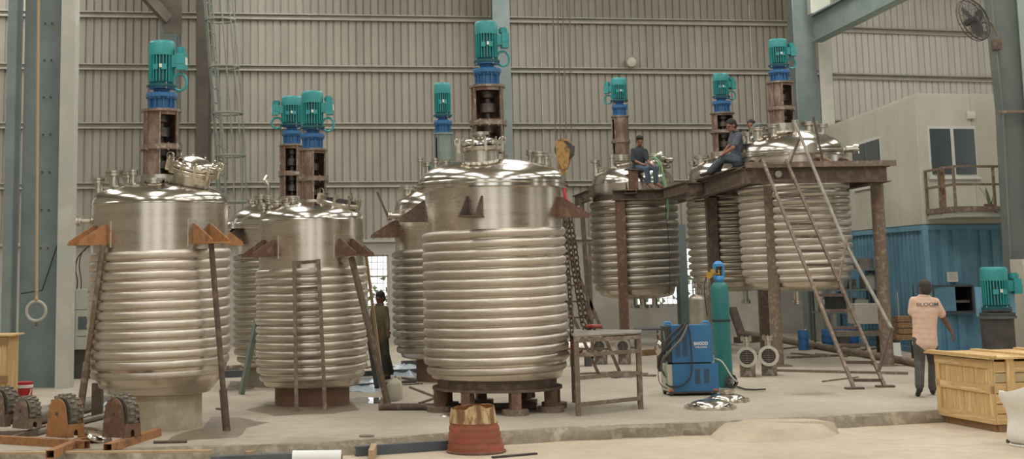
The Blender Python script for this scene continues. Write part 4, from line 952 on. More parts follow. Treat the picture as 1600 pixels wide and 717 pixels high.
def text(s_, size, m, loc, rot, parent=None, name='lettering', bold=0.0, sx=1.0, ext=.001):
    cu = bpy.data.curves.new(name, 'FONT'); cu.body = s_; cu.size = size; cu.align_x = 'CENTER'; cu.align_y = 'CENTER'; cu.extrude = ext; cu.offset = bold
    cu.materials.append(M[m]); tmp = bpy.data.objects.new(name, cu); C.objects.link(tmp); bpy.context.view_layer.update(); me = bpy.data.meshes.new_from_object(tmp.evaluated_get(bpy.context.evaluated_depsgraph_get())); bpy.data.objects.remove(tmp); me.materials.clear(); me.materials.append(M[m])
    o = bpy.data.objects.new(name, me); C.objects.link(o); o.parent = parent; o.location = loc; o.rotation_euler = rot; o.scale = (sx, 1, 1); return o
text('BAIGOO', .062, 'white', (X(1099), .016, Zw(540)), (pi / 2, 0, 0), upper, bold=.002, sx=.86)
text('WELDING', .03, 'white', (X(1099), .016, Zw(545.5)), (pi / 2, 0, 0), upper, sx=1.3, bold=.0008)
for xx, nm in ((1048, 0), (1108, 1)): q = MB(); q.tube([(X(xx), .2, Zw(513)), (X(xx + 1), .2, Zw(508)), (X(xx + 9), .2, Zw(508)), (X(xx + 10), .2, Zw(513))], .018, 8); q.build('handle', 'capblue', upper)
for (xx, yy, r_) in ((1050, .02, .04), (1118, .02, .04), (1050, .4, .04), (1118, .4, .04)):
    q = MB(); q.cyl((X(xx) - .018, yy, r_ + .0), (X(xx) + .018, yy, r_), r_, n=16); q.build('caster', 'rubber', t)
    q = MB(); q.box((X(xx), yy, r_ + .035), (.06, .05, .03)); q.build('caster_fork', 'orangebox', t, smooth=False)
def cab(pts, r, m='cable', par=t, name='cable'):
    # smooth the polyline with Catmull-Rom
    P = [Vector(p) for p in pts]; P = [P[0]] + P + [P[-1]]; out = []
    for i in range(1, len(P) - 2):
        for k in range(6):
            u = k / 6; out.append(.5 * ((2 * P[i]) + (-P[i - 1] + P[i + 1]) * u + (2 * P[i - 1] - 5 * P[i] + 4 * P[i + 1] - P[i + 2]) * u * u + (-P[i - 1] + 3 * P[i] - 3 * P[i + 1] + P[i + 2]) * u ** 3))
    out.append(P[-2]); q = MB(); q.tube(out, r, 7); return q.build(name, m, par)
W3 = lambda px, py, d: (X(px), d, Zw(py))
cab([W3(1076, 510, -.02), W3(1060, 527, -.1), W3(1045, 540, -.14), W3(1033, 556, -.1), W3(1030, 572, -.05), W3(1036, 580, .1)], .022)
cab([W3(1079, 510, -.02), W3(1066, 530, -.12), W3(1050, 545, -.16), W3(1036, 560, -.14), W3(1034, 575, -.05), W3(1044, 590, .05)], .018, 'wire_rope')
cab([W3(1072, 509, -.02), W3(1052, 524, -.1), W3(1042, 534, -.12), W3(1038, 548, -.12), W3(1045, 565, -.05)], .018, 'rubber')
cab([W3(1078, 508, -.03), W3(1081, 530, -.05), W3(1082, 570, -.05), W3(1078, 590, -.06), W3(1066, 602, -.05), W3(1050, 604, .0), W3(1043, 600, .05)], .012, 'rubber')
cab([W3(1048, 560, -.04), W3(1034, 565, -.08), W3(1028, 580, -.1), W3(1030, 598, -.1), W3(1042, 606, -.05)], .006)
cab([W3(1040, 520, -.04), W3(1044, 565, -.03), W3(1040, 575, -.03), W3(1044, 600, -.03)], .008, 'green')
cab([W3(1117, 564, .1), W3(1128, 567, -.05), W3(1140, 590, -.15), W3(1150, 597, -.12), W3(1151, 588, .0)], .012, 'greyblue', name='gas_hose')
# gas cylinder
gc = gr(1135, 606); gc.y += .12; s_ = gc.y / 2200
t = thing('gas_cylinder', 'tall teal gas cylinder with a bright blue valve guard', 'gas cylinder', tuple(gc)); t.rotation_euler = (0, -.006, 0)
rb = 13.3 * s_; Hc = 158 * s_
MB().lathe([(.01, .02), (rb * .9, 0), (rb, .04), (rb, Hc - .1), (rb * .93, Hc - .04), (rb * .7, Hc), (rb * .4, Hc + .02), (rb * .36, Hc + .05)], 36).build('body', 'cyl', t)
q = MB(); q.lathe([(rb * .5, Hc + .02), (rb * .62, Hc + .05), (rb * .55, Hc + .1), (rb * .5, Hc + .11)], 24)
for sx in (-1, 1): q.box((sx * rb * .5, 0, Hc + .18), (.03, .08, .2))
q.lathe([(rb * .6, Hc + .25), (rb * .6, Hc + .29), (rb * .3, Hc + .33), (.01, Hc + .335)], 20); q.build('valve_guard', 'capblue', t)
q = MB(); q.cyl((0, 0, Hc + .03), (0, 0, Hc + .2), .025, n=12); q.cyl((0, -.02, Hc + .13), (-.1, -.04, Hc + .14), .018, n=10); q.build('valve', 'brass', t)
q = MB(); q.cyl((-.16, -.06, Hc + .12), (-.16, -.02, Hc + .12), .05, n=16); q.cyl((-.1, -.04, Hc + .13), (-.2, -.04, Hc + .13), .024, n=10); q.cyl((-.1, -.06, Hc + .18), (-.1, -.03, Hc + .18), .035, n=14); q.build('regulator', 'brass', t)
q = MB(); q.lathe([(rb + .006, Hc * .63), (rb + .012, Hc * .64), (rb + .006, Hc * .65)], 30); q.build('strap', 'black', t)
cab([(-.2, -.04, Hc + .1), (-.24, -.03, Hc - .1), (-.2, .05, Hc - .5)], .008, 'rubber', t, 'hose')
for k, (px, py, lab) in enumerate(((1147, 608, 'small spoked black trolley wheel behind the gas cylinder foot'),)):
    g = gr(px, py); t = thing('trolley_wheel', lab, 'wheel', (g.x, g.y + .15, 0), .25); rw = .105
    q = MB().lathe([(rw * .62, -.025), (rw * .95, -.03), (rw, 0), (rw * .95, .03), (rw * .62, .025)], 28, c=(0, 0, rw), R=Matrix.Rotation(pi / 2, 3, 'X')); q.build('tyre', 'rubber', t)
    q = MB(); q.cyl((0, -.03, rw), (0, .03, rw), rw * .25, n=12)
    for a in range(5): q.bar((0, 0, rw), (rw * .66 * cos(a * 2 * pi / 5), 0, rw + rw * .66 * sin(a * 2 * pi / 5)), .016, .02)
    q.build('hub', 'pipe', t)
# dished lids lying on the floor
def lid(label, px, py, rpx, nz, ybk=0):
    g = gr(px, py); s_ = g.y / 2200; r_ = rpx * s_; t = thing('manway_cover', label, 'lid', tuple(g), random.uniform(0, 1), 'polished lids on the floor')
    MB().lathe([(r_ * .8, 0), (r_, 0), (r_, .03), (r_ * .86, .034)] + [(a_, b_ + .034) for a_, b_ in arc_dome(r_ * .84, 0, r_ * .26, 8, 2.2)], 48).build('dome', 'steel_dome', t)
    tb = MB().box((r_ * .97, 0, .02), (.06, .05, .045)).mesh('clamp_lug')
    for k in range(12): o = link('clamp_lug', tb, 'nozzle', t); o.rotation_euler = (0, 0, k * pi / 6)
    if nz: q = MB().lathe([(.08, r_ * .22), (.08, r_ * .26 + .06), (.11, r_ * .26 + .06), (.11, r_ * .26 + .09), (.02, r_ * .26 + .09)], 24); q.build('centre_flange', 'nozzle', t)
lid('polished dished lid lying nearest the slab edge before the welder', 1110, 638, 37, False)
lid('second polished dished lid with a centre flange, by the wheel', 1136, 627, 32, True)
# heat exchangers / pump bodies
def exchanger(label, px, py, rpx, gpy, grp, dpx=0, L=.5):
    g = gr(px, gpy); Y = g.y; s_ = Y / 2200; c = at(px, py, Y); r_ = rpx * s_
    t = thing('flanged_casing', label, 'casing', (c.x, Y, 0), -.25 if dpx == 0 else dpx, grp); z = c.z; Rx = Matrix.Rotation(pi / 2, 3, 'X')
    MB().lathe([(r_ * .72, -.04), (r_ * .72, -L), (.01, -L)], 32, c=(0, 0, z), R=Rx).build('casing', 'nozzle', t)
    q = MB().lathe([(r_ * .7, .0), (r_, .0), (r_, -.05), (r_ * .7, -.05), (r_ * .7, 0)], 36, c=(0, 0, z), R=Rx)
    for k in range(12):
        a = k * pi / 6; q.cyl((r_ * .86 * cos(a), -.015, z + r_ * .86 * sin(a)), (r_ * .86 * cos(a), .0, z + r_ * .86 * sin(a)), .012, n=6)
    q.build('front_flange', 'nozzle', t)
    q = MB(); q.cyl((0, .045, z), (0, .05, z), r_ * .7, n=24); fc = q.build('grate_back', 'dark', t)
    q = MB()
    for k in range(-3, 4):
        hw = r_ * .68 * sqrt(max(0, 1 - (k / 4.2) ** 2)); q.box((0, .03, z + k * r_ * .17), (hw * 2, .02, r_ * .05))
    q.box((0, .03, z), (r_ * .05, .02, r_ * 1.3)); q.build('grate', 'pipe', t, smooth=False)
    nozzle(t, 0, .2, z + r_ * .6, z + r_ * 1.7, r_ * .32)
    q = MB(); q.box((0, .28, (z - r_ * .6) / 2), (r_ * 1.5, .3, z - r_ * .6)); q.build('stand', 'debris', t, smooth=False)
    q = MB(); q.cyl((0, .2, z - r_ * .6), (0, .2, z - r_ * 1.0), r_ * .3, n=16); q.cyl((0, .2, z - r_ * 1.0), (0, .2, z - r_ * .92), r_ * .5, n=16); q.build('bottom_nozzle', 'nozzle', t)
exchanger('flanged steel casing with grated face, beside the gas cylinder', 1167, 558, 15.5, 590, 'grated flange casings on the slab')
exchanger('flanged steel casing with grated face, beside the platform post', 1201, 556, 15.5, 588, 'grated flange casings on the slab')
exchanger('flanged casing behind the table, nearer the chains', 936, 541, 11.5, 570, 'grated flange casings on the slab')
exchanger('flanged casing behind the table, nearer the welder', 973, 541, 11.5, 570, 'grated flange casings on the slab')
g = gr(1037, 575); t = thing('round_casing', 'polished bulbous casing half hidden behind the welder cables', 'casing', tuple(g)); s_ = g.y / 2200
q = MB(); q.ball((0, 0, 31 * s_), (13 * s_, .2, 15 * s_), 24, 14); q.build('bulb', 'steel_dome', t)
q = MB(); q.box((0, 0, 9 * s_), (.2, .2, 18 * s_)); q.build('stand', 'dark', t, smooth=False)
q = MB(); q.cyl((0, 0, 44 * s_), (0, 0, 50 * s_), .05, n=14); q.cyl((0, 0, 50 * s_), (0, 0, 53 * s_), .09, n=14); q.build('nozzle', 'nozzle', t)
g = gr(909, 572); t = thing('horizontal_drum', 'pale horizontal steel drum lying behind the work table', 'drum', tuple(g)); s_ = g.y / 2200
q = MB(); q.cyl((-22 * s_, 0, 27 * s_), (18 * s_, 0, 27 * s_), 11 * s_, n=28); q.build('barrel', 'nozzle', t)
for sx in (-12, 10): q = MB(); q.box((sx * s_, 0, 9 * s_), (.12, .2, 18 * s_)); q.build('saddle', 'dark', t, smooth=False)
# polished receiver behind the welder
g = gr(1100, 560); t = thing('receiver_tank', 'satin steel receiver tank standing behind the welder', 'tank', tuple(g)); s_ = g.y / 2200; r_ = 19 * s_
Zr = lambda py: (560 - py) * s_
MB().lathe([(r_ * .9, .1), (r_, .12), (r_, Zr(470))] + arc_dome(r_, Zr(470), 9 * s_, 6), 36).build('shell', 'coil_dull', t)
for a in range(3): q = MB(); q.cyl((r_ * .8 * cos(a * 2.1 + .5), r_ * .8 * sin(a * 2.1 + .5), 0), (r_ * .8 * cos(a * 2.1 + .5), r_ * .8 * sin(a * 2.1 + .5), .15), .03, n=10); q.build('leg', 'pipe', t)
for dx_, top_ in ((-8, 437), (2, 440), (10, 430)): nozzle(t, dx_ * s_, -.05, Zr(463), Zr(top_ + 12), 2.2 * s_)
q = MB()
for dx_ in (-14, -4, 12): q.bar((dx_ * s_, -.1, Zr(466)), (dx_ * s_, -.1, Zr(438)), .025, .025)
q.bar((-14 * s_, -.1, Zr(452)), (12 * s_, -.1, Zr(452)), .025, .025); q.build('top_frame', 'pipe', t, smooth=False)

# ================================================================ CABIN, CONTAINER, BALCONY
cx, cy = at(1431, 150, 28.5).x, 28.5; zc1 = at(1431, 150, 28.5).z; zc0 = at(1441, 350, 28.5).z
xe = at(1660, 200, 29.4).x; xb_, yb_ = at(1316, 193, 33.9).x, 33.9
dfront = (Vector((xe, 29.2, 0)) - Vector((cx, cy, 0))).normalized(); dside = (Vector((xb_, yb_, 0)) - Vector((cx, cy, 0))).normalized()
Lf = 4.8; Ls = (Vector((xb_, yb_, 0)) - Vector((cx, cy, 0))).length + 1.5
t = thing('site_cabin', 'cream upstairs cabin with sliding windows above the blue container', 'cabin', (cx, cy, zc0)); R8 = rel((cx, cy, zc0))
def fr_hit(px, py):      # point on the cabin front plane
    nrm = Vector((dfront.y, -dfront.x, 0)); r = ray(px, py); o = Vector((0, 0, H0)); k = (Vector((cx, cy, 0)) - o).dot(nrm) / r.dot(nrm); return o + r * k
def sd_hit(px, py):
    nrm = Vector((dside.y, -dside.x, 0)); r = ray(px, py); o = Vector((0, 0, H0)); k = (Vector((cx, cy, 0)) - o).dot(nrm) / r.dot(nrm); return o + r * k
Hc_ = zc1 - zc0
def panel_run(d, L, n_, m, name, T):
    for k in range(n_):
        a = T(Vector((cx, cy, zc0))) + d * (L * k / n_ + .004); b = T(Vector((cx, cy, zc0))) + d * (L * (k + 1) / n_ - .004)
        q = MB(); Rm = Matrix((d, d.cross(Vector((0, 0, 1))), Vector((0, 0, 1)))).transposed(); q.box((a + b) / 2 + Vector((0, 0, Hc_ / 2)), ((b - a).length, .06, Hc_), Rm); q.build(name, m, t, smooth=False)
panel_run(dfront, Lf, 4, 'cabin', 'wall_panel', R8); panel_run(dside, Ls, 5, 'cabin', 'wall_panel', R8)
q = MB(); P_ = [Vector((0, 0, Hc_)), dfront * Lf + Vector((0, 0, Hc_)), dfront * Lf + dside * Ls + Vector((0, 0, Hc_)), dside * Ls + Vector((0, 0, Hc_))]
q.add(P_ + [p + Vector((0, 0, .06)) for p in P_], [(3, 2, 1, 0), (4, 5, 6, 7), (0, 1, 5, 4), (1, 2, 6, 5), (2, 3, 7, 6), (3, 0, 4, 7)]); q.build('roof', 'cabin', t, smooth=False)
q = MB(); q.add([p - Vector((0, 0, Hc_ - .03)) for p in P_] + [p - Vector((0, 0, Hc_ + .03)) for p in P_], [(0, 1, 2, 3), (7, 6, 5, 4), (0, 4, 5, 1), (1, 5, 6, 2), (2, 6, 7, 3), (3, 7, 4, 0)]); q.build('base_frame', 'girt', t, smooth=False)
def cwin(hit, d, x0_, y0_, x1_, y1_, name, split):
    a = R8(hit(x0_, y1_)); b = R8(hit(x1_, y1_)); c_ = R8(hit(x0_, y0_)); wd = (b - a).length; h = c_.z - a.z
    if (b - a).dot(d) < 0: a, b = b, a
    out_ = Vector((d.y, -d.x, 0)); out_ = -out_ if out_.dot(Vector((-.3, -1, 0))) < 0 else out_
    Rm = Matrix((d, -out_, Vector((0, 0, 1)))).transposed(); base = a + out_ * .05
    def bx(u, v, w_, h_, off_, nm, m, par): q = MB(); q.box(base + d * u + Vector((0, 0, v)) + out_ * off_, (w_, .03, h_), Rm); return q.build(nm, m, par, smooth=False)
    f = bx(wd / 2, h / 2, wd, h, -.02, name, 'alu', t)
    for k in range(2): bx(wd * (k + .5) / 2, h / 2, wd / 2 - .09, h - .12, .004, 'pane', 'glass_dark', f)
    bx(wd / 2, -.02, wd + .1, .04, .02, 'sill', 'alu', f)
cwin(fr_hit, dfront, 1452, 197, 1527, 277, 'front_window', 1489); cwin(sd_hit, dside, 1338, 216, 1382, 288, 'side_window', 1360)
a = R8(fr_hit(1515, 180)); q = MB(); q.box(a + Vector((0, -.06, 0)), (.16, .06, .15)); q.cyl(a + Vector((0, -.1, 0)), a + Vector((0, -.08, 0)), .05, n=16); q.build('exhaust_vent', 'alu', t)
a = R8(fr_hit(1565, 270)); q = MB(); q.box(a + Vector((.35, -.045, -.2)), (.85, .03, 2.0)); dr = q.build('cabin_door', 'cabin', t, smooth=False); q = MB(); q.box(a + Vector((.02, -.07, 0)), (.03, .03, .25)); q.build('door_latch', 'rust_pale', dr, smooth=False)
# container
t = thing('shipping_container', 'blue ribbed container with a serving hatch under the cream cabin', 'container', (cx, cy, 0)); zk = zc0 - .03
for d, L, nm in ((dfront, 5.0, 'front_side'), (dside, Ls, 'end_side')):
    pm = ribbed(L, zk - .12, pitch=.27, depth=.04, notch=.12); 
    Rm = Matrix((d, d.cross(Vector((0, 0, -1))), Vector((0, 0, 1)))).transposed()
    if Rm.determinant() < 0: Rm = Matrix((d, -d.cross(Vector((0, 0, -1))), Vector((0, 0, 1)))).transposed()
    inw = dside if nm == 'front_side' else dfront
    pm.v = [tuple(d * v[0] + inw * (v[1] + .02) + Vector((0, 0, v[2] + .06))) for v in pm.v]
    if nm == 'front_side':
        # leave the hatch opening clear
        a = fr_hit(1459, 488) - Vector((cx, cy, 0)); b = fr_hit(1518, 446) - Vector((cx, cy, 0)); ua, ub = a.dot(d), b.dot(d); va, vb = a.z, b.z
        hatch = (ua, ub, va, vb)
        mb = MB()
        for (u0, u1, z0_, z1_) in ((0, ua, .06, zk - .06), (ub, L, .06, zk - .06), (ua, ub, .06, va), (ua, ub, vb, zk - .06)):
            m_ = ribbed(max(.05, u1 - u0), z1_ - z0_, pitch=.27, depth=.04, notch=.12); mb.add([tuple(d * (v[0] + u0) + inw * (v[1] + .02) + Vector((0, 0, v[2] + z0_))) for v in m_.v], m_.f)
        pm = mb
    pm.build(nm, 'contblue', t, smooth=False)
q = MB()
for p in ((0, 0), (5.0, 0)): q.box(dfront * p[0] + Vector((0, 0, zk / 2)), (.1, .1, zk))
for z in (.06, zk - .04): q.bar(Vector((0, 0, z)), dfront * 5 + Vector((0, 0, z)), .1, .1); q.bar(Vector((0, 0, z)), dside * Ls + Vector((0, 0, z)), .1, .1)
q.build('corner_frame', 'contblue', t, smooth=False)
ua, ub, va, vb = hatch
q = MB(); dd = dfront; 
for u in (ua, ub): q.bar(dd * u + Vector((0, -.03, va)), dd * u + Vector((0, -.03, vb)), .04, .05)
for v in (va, vb): q.bar(dd * ua + Vector((0, -.03, v)), dd * ub + Vector((0, -.03, v)), .05, .04)
hf = q.build('hatch_frame', 'slate', t, smooth=False)
q = MB(); q.box(dd * (ua + (ub - ua) * .27) + Vector((0, -.04, (va + vb) / 2)), ((ub - ua) * .5, .03, vb - va - .04)); q.build('hatch_shutter', 'contblue', hf, smooth=False)
q = MB(); q.box(dd * ((ua + ub) / 2) + Vector((0, .6, (va + vb) / 2)), (ub - ua, 1.0, vb - va)); q.f = q.f[:2] + q.f[3:]; q.build('inside', 'dark', t, smooth=False)
q = MB(); q.box(dd * (ua + (ub - ua) * .75) + Vector((0, .25, va + .2)), (.35, .3, .05)); q.build('shelf_inside', 'pipe', t, smooth=False)
q = MB(); q.box(dd * ((ua + ub) / 2) + Vector((0, -.09, va - .02)), (ub - ua + .15, .14, .03)); q.build('hatch_sill', 'slate', t, smooth=False)
a = fr_hit(1487, 432.5); q = MB(); q.box((0, 0, 0), (.22, .006, .2)); nt_ = q.build('paper_notice', 'paper', smooth=False); nt_.location = a + Vector((0, -.04, 0)); tag(nt_, 'white paper notice taped above the container hatch', 'notice')
for k in range(6): q = MB(); q.box((random.uniform(-.01, .01), -.004, .07 - k * .026), (.15 - .02 * (k % 3), .001, .006)); q.build('print_line', 'pipe', nt_, smooth=False)
a = gr(1402, 520) if False else at(1402, 456, 27.9); o = MB().cyl((0, 0, 0), (0, 0, at(1402, 456, 27.9).z), .012, n=8).build('steel_rod', 'plaster'); o.location = (a.x, 27.9, 0); tag(o, 'thin pale rod standing upright before the container side', 'rod')
# balcony
Yb = 27.0; bl_ = Vector((at(1489, 260, Yb).x, Yb, 0)); zb = at(1489, 333, Yb).z
t = thing('balcony', 'railed brown steel balcony in front of the cabin windows', 'balcony', (bl_.x, bl_.y, zb)); wl = Vector((cx + .05, cy - .06, 0)) - bl_; fr_ = dfront * 3.6
q = MB(); P_ = [Vector((0, 0, .03)), fr_ + Vector((0, 0, .03)), fr_ + wl + Vector((0, 0, .03)), wl + Vector((0, 0, .03))]
q.add(P_ + [p - Vector((0, 0, .1)) for p in P_], [(0, 1, 2, 3), (7, 6, 5, 4), (0, 4, 5, 1), (1, 5, 6, 2), (2, 6, 7, 3), (3, 7, 4, 0)]); q.build('balcony_floor', 'greyblue', t, smooth=False)
q = MB(); q.bar(Vector((0, -.01, .08)), fr_ + Vector((0, -.01, .08)), .03, .1, up=(0, 0, 1)); q.bar(Vector((-.01, 0, .08)), wl + Vector((-.01, 0, .08)), .03, .1); q.build('kick_board', 'rust_pale', t, smooth=False)
for zr in (at(1489, 260, Yb).z - zb, at(1489, 288, Yb).z - zb):
    for a, b in ((Vector((0, 0, zr)), fr_ + Vector((0, 0, zr))), (Vector((0, 0, zr)), wl + Vector((0, 0, zr)))): q = MB(); q.bar(a, b, .045, .045); q.build('rail', 'rust_pale', t, smooth=False)
ztop = at(1489, 259, Yb).z - zb
for p in (Vector((0, 0, 0)), wl * .5, wl * .97, fr_ * .235, fr_ * .5, fr_ * .75, fr_): q = MB(); q.bar(p, p + Vector((0, 0, ztop)), .045, .045); q.build('baluster', 'rust_pale', t, smooth=False)
q = MB(); a = wl * .6 + Vector((.12, 0, 0)); q.box(a + Vector((0, 0, .5)), (.03, .2, .9)); q.build('board', 'wood', t, smooth=False)
# plant on the balcony
a = at(1542, 323, 27.5); t = thing('potted_plant', 'small potted snake plant on the balcony floor', 'plant', (a.x, 27.35, zb + .03))
q = MB().lathe([(.01, 0), (.08, 0), (.1, .12), (.11, .12), (.11, .15), (.08, .15), (.08, .13), (.01, .13)], 18); q.build('pot', 'skirt_brown', t)
for k in range(7):
    an = random.uniform(0, 2 * pi); l_ = random.uniform(.15, .38); ln = random.uniform(.05, .3); w_ = .028; dx_, dy_ = cos(an), sin(an); m_ = MB(); vs = []
    for j in range(6):
        f_ = j / 5; ww_ = w_ * (1 - f_ ** 3) ; c_ = Vector((dx_ * (.03 + ln * .5 * f_ * f_), dy_ * (.03 + ln * .5 * f_ * f_), .12 + l_ * f_)); vs += [c_ + Vector((-dy_ * ww_, dx_ * ww_, 0)), c_ + Vector((dx_, dy_, 0)) * .008, c_ - Vector((-dy_ * ww_, dx_ * ww_, 0))]
    m_.add(vs, [(j * 3 + k2, j * 3 + k2 + 1, j * 3 + k2 + 4, j * 3 + k2 + 3) for j in range(5) for k2 in range(2)]); m_.build('leaf', 'leaf', t)
# ================================================================ PEOPLE
def fuse(o, vox=.012, smooth=4):
    r = o.modifiers.new('r', 'REMESH'); r.mode = 'VOXEL'; r.voxel_size = vox; r.use_smooth_shade = True
    s_ = o.modifiers.new('s', 'SMOOTH'); s_.iterations = smooth; s_.factor = .5
    return o
def limb(mb, pts, rs, n=12, sub=4):
    P = [Vector(p) for p in pts]; out = []; ro = []
    for i in range(len(P) - 1):
        for k in range(sub): out.append(P[i].lerp(P[i + 1], k / sub)); ro.append(rs[i] + (rs[i + 1] - rs[i]) * k / sub)
    out.append(P[-1]); ro.append(rs[-1]); mb.tube(out, ro, n)
    for p, r_ in zip(P, rs): mb.ball(p, r_ * 1.0, n, 8)
def blob(mb, c, r, R): 
    k = len(mb.v); mb.ball((0, 0, 0), r, 16, 12); mb.v[k:] = [tuple(R @ Vector(v) + Vector(c)) for v in mb.v[k:]]
def frame(fwd, up=(0, 0, 1)):       # x right-hand side, y forward, z up
    f = Vector(fwd).normalized(); u = Vector(up); x = f.cross(u).normalized(); u = x.cross(f)
    return Matrix((x, f, u)).transposed()
def hand(mb, w, d, palm_n, curl=.5, side=1, sc=1.0):
    """palm and five separate fingers; w wrist, d pointing direction, palm_n palm normal"""
    w = Vector(w); d = Vector(d).normalized(); n_ = Vector(palm_n); n_ = (n_ - d * n_.dot(d)).normalized(); x = d.cross(n_) * side
    R = Matrix((x, d, n_)).transposed(); blob(mb, w + d * .05 * sc, (.042 * sc, .055 * sc, .017 * sc), R)
    for k, (u, l) in enumerate(((-.03, .066), (-.01, .078), (.011, .072), (.031, .056))):
        p = w + (d * .09 + x * u) * sc; pts = [w + (d * .05 + x * u * .8) * sc, p]; a = 0
        for j in range(3): a += curl * .6; p = p + (d * cos(a) + n_ * sin(a)) * l * sc * (.42, .33, .25)[j]; pts.append(p)
        mb.tube(pts, [.010 * sc, .0098 * sc, .0092 * sc, .0084 * sc, .006 * sc], 8)
    p = w + (d * .025 - x * .03) * sc; mb.tube([w + d * .01 * sc, p, p + (d * .6 - x * .55 + n_ * .35).normalized() * .035 * sc, p + (d * .85 - x * .4 + n_ * .45).normalized() * .06 * sc], [.014 * sc, .013 * sc, .011 * sc, .008 * sc], 8)
def person(label, J, look, mats, hair='short', sc=1.0, sleeves='short', shoe='shoe', beard=False, bulk=1.0, head_r=1.0, collar=True, facing=None):
    root = Vector(J['root']); t = thing('person', label, 'person', tuple(root)); T = lambda v: Vector(v) - root
    J = {k: T(v) for k, v in J.items() if k != 'root'}
    skin, shirt, trs = mats[:3]; hm = mats[3]
    hp = (J['hipL'] + J['hipR']) / 2; shm = (J['shL'] + J['shR']) / 2; nk = J['neck']; hd = J['head']
    b = MB()
    R = frame(look, (hd - nk).normalized() + Vector((0, 0, 1.2))); h = .105 * sc * head_r
    blob(b, hd + R @ Vector((0, -.01, .02)) * sc, (h * .74, h * .92, h * .98), R); blob(b, hd + R @ Vector((0, .02, -.055)) * sc, (h * .58, h * .68, h * .68), R)
    blob(b, hd + R @ Vector((0, .095, -.012)) * sc * head_r, (.013, .02, .024), R); blob(b, hd + R @ Vector((0, .075, -.06)) * sc * head_r, (.028, .018, .01), R)
    for s_ in (-1, 1): blob(b, hd + R @ Vector((s_ * .08, -.005, -.01)) * sc * head_r, (.011, .02, .032), R)
    blob(b, hd + R @ Vector((0, .078, .022)) * sc * head_r, (.055, .014, .009), R)
    limb(b, [hd + R @ Vector((0, -.02, -.05)), nk, shm + (nk - shm) * .2], [.052 * sc, .054 * sc, .07 * sc])
    limb(b, [shm, hp], [.07 * sc, .07 * sc]); limb(b, [J['shL'], J['shR']], [.04 * sc] * 2)
    for s_ in 'LR':
        limb(b, [J['sh' + s_], J['el' + s_], J['wr' + s_]], [.047 * sc, .039 * sc, .026 * sc])
        d = (J['wr' + s_] - J['el' + s_]).normalized(); hd_ = J.get('hd' + s_); d = (hd_ - J['wr' + s_]).normalized() if hd_ is not None else d
        hand(b, J['wr' + s_], d, J['pn' + s_] + root if 'pn' + s_ in J else (0, 0, -1), .5, 1 if s_ == 'L' else -1, sc)
        limb(b, [J['hip' + s_], J['kn' + s_], J['an' + s_]], [.055 * sc, .042 * sc, .034 * sc]); limb(b, [J['an' + s_], J['toe' + s_]], [.035 * sc, .03 * sc])
    o = b.build('body', skin, t); fuse(o, .009, 2)
    # eyes
    for s_ in (-1, 1):
        e = MB(); blob(e, hd + R @ Vector((s_ * .03, .083, .005)) * sc * head_r, (.012, .008, .008), R); e.build('eye', 'black', t)
    # hair
    e = MB(); blob(e, hd + R @ Vector((0, -.022, .042)) * sc, (h * .83, h * .98, h * .88), R)
    if hair != 'bald': blob(e, hd + R @ Vector((0, -.045, -.01)) * sc, (h * .78, h * .75, h * .8), R)
    if hair == 'thick':
        for k in range(9): a = k * .7; blob(e, hd + R @ Vector((.05 * cos(a), .035 * sin(a) + .015, .105)) * sc, (.034, .034, .026), R)
    # keep the face clear
    cut = hd + R @ Vector((0, .045, .0)); nf = R @ Vector((0, 1, -.55)).normalized()
    e.v = [tuple(Vector(v) - nf * max(0, (Vector(v) - cut).dot(nf))) for v in e.v]
    fuse(e.build('hair', hm, t), .012, 2)
    if beard:
        e = MB(); blob(e, hd + R @ Vector((0, .035, -.075)) * sc, (h * .62, h * .66, h * .5), R); blob(e, hd + R @ Vector((0, .088, -.045)) * sc, (.03, .01, .008), R); e.build('beard', hm, t)
    # shirt
    u = (shm - hp); sd = (J['shR'] - J['shL']).normalized(); fw = u.cross(sd).normalized()
    e = MB(); W = bulk * sc
    for k, (f_, rx, ry) in enumerate(((-.10, .165, .135), (.04, .162, .132), (.18, .158, .128), (.32, .157, .124), (.46, .162, .124), (.6, .17, .126), (.74, .178, .122), (.87, .165, .108), (.97, .125, .085))):
        Rt = Matrix((sd, fw, u.normalized())).transposed(); blob(e, hp + u * f_ - fw * 0.0, (rx * W, ry * W, .13 * sc), Rt)
    limb(e, [J['shL'], J['shR']], [.07 * sc, .07 * sc]); limb(e, [shm, nk - (nk - shm) * .25], [.085 * sc, .062 * sc])
    for s_ in 'LR':
        if sleeves == 'short': m_ = J['sh' + s_].lerp(J['el' + s_], .72); limb(e, [J['sh' + s_], m_], [.07 * sc, .066 * sc])
        else: limb(e, [J['sh' + s_], J['el' + s_], J['wr' + s_].lerp(J['el' + s_], .12 if sleeves == 'long' else .75)], [.068 * sc, .054 * sc, .042 * sc])
    sh_ = e.build('shirt', shirt, t); fuse(sh_, .012, 9)
    if collar:
        e = MB(); e.tube([nk + (nk - shm) * -.05 + (sd * cos(a) * .072 + fw * sin(a) * .068) * sc + Vector((0, 0, .012)) for a in [2 * pi * i / 16 for i in range(16)]], .017 * sc, 6, closed=True); e.build('collar', shirt, t)
    # trousers
    e = MB(); blob(e, hp + u * .02, (.16 * W, .13 * W, .12 * sc), Matrix((sd, fw, u.normalized())).transposed())
    for s_ in 'LR':
        limb(e, [J['hip' + s_], J['kn' + s_], J['an' + s_].lerp(J['kn' + s_], .08)], [.098 * sc, .072 * sc, .064 * sc])
    tr = e.build('trousers', trs, t); fuse(tr, .013, 4)
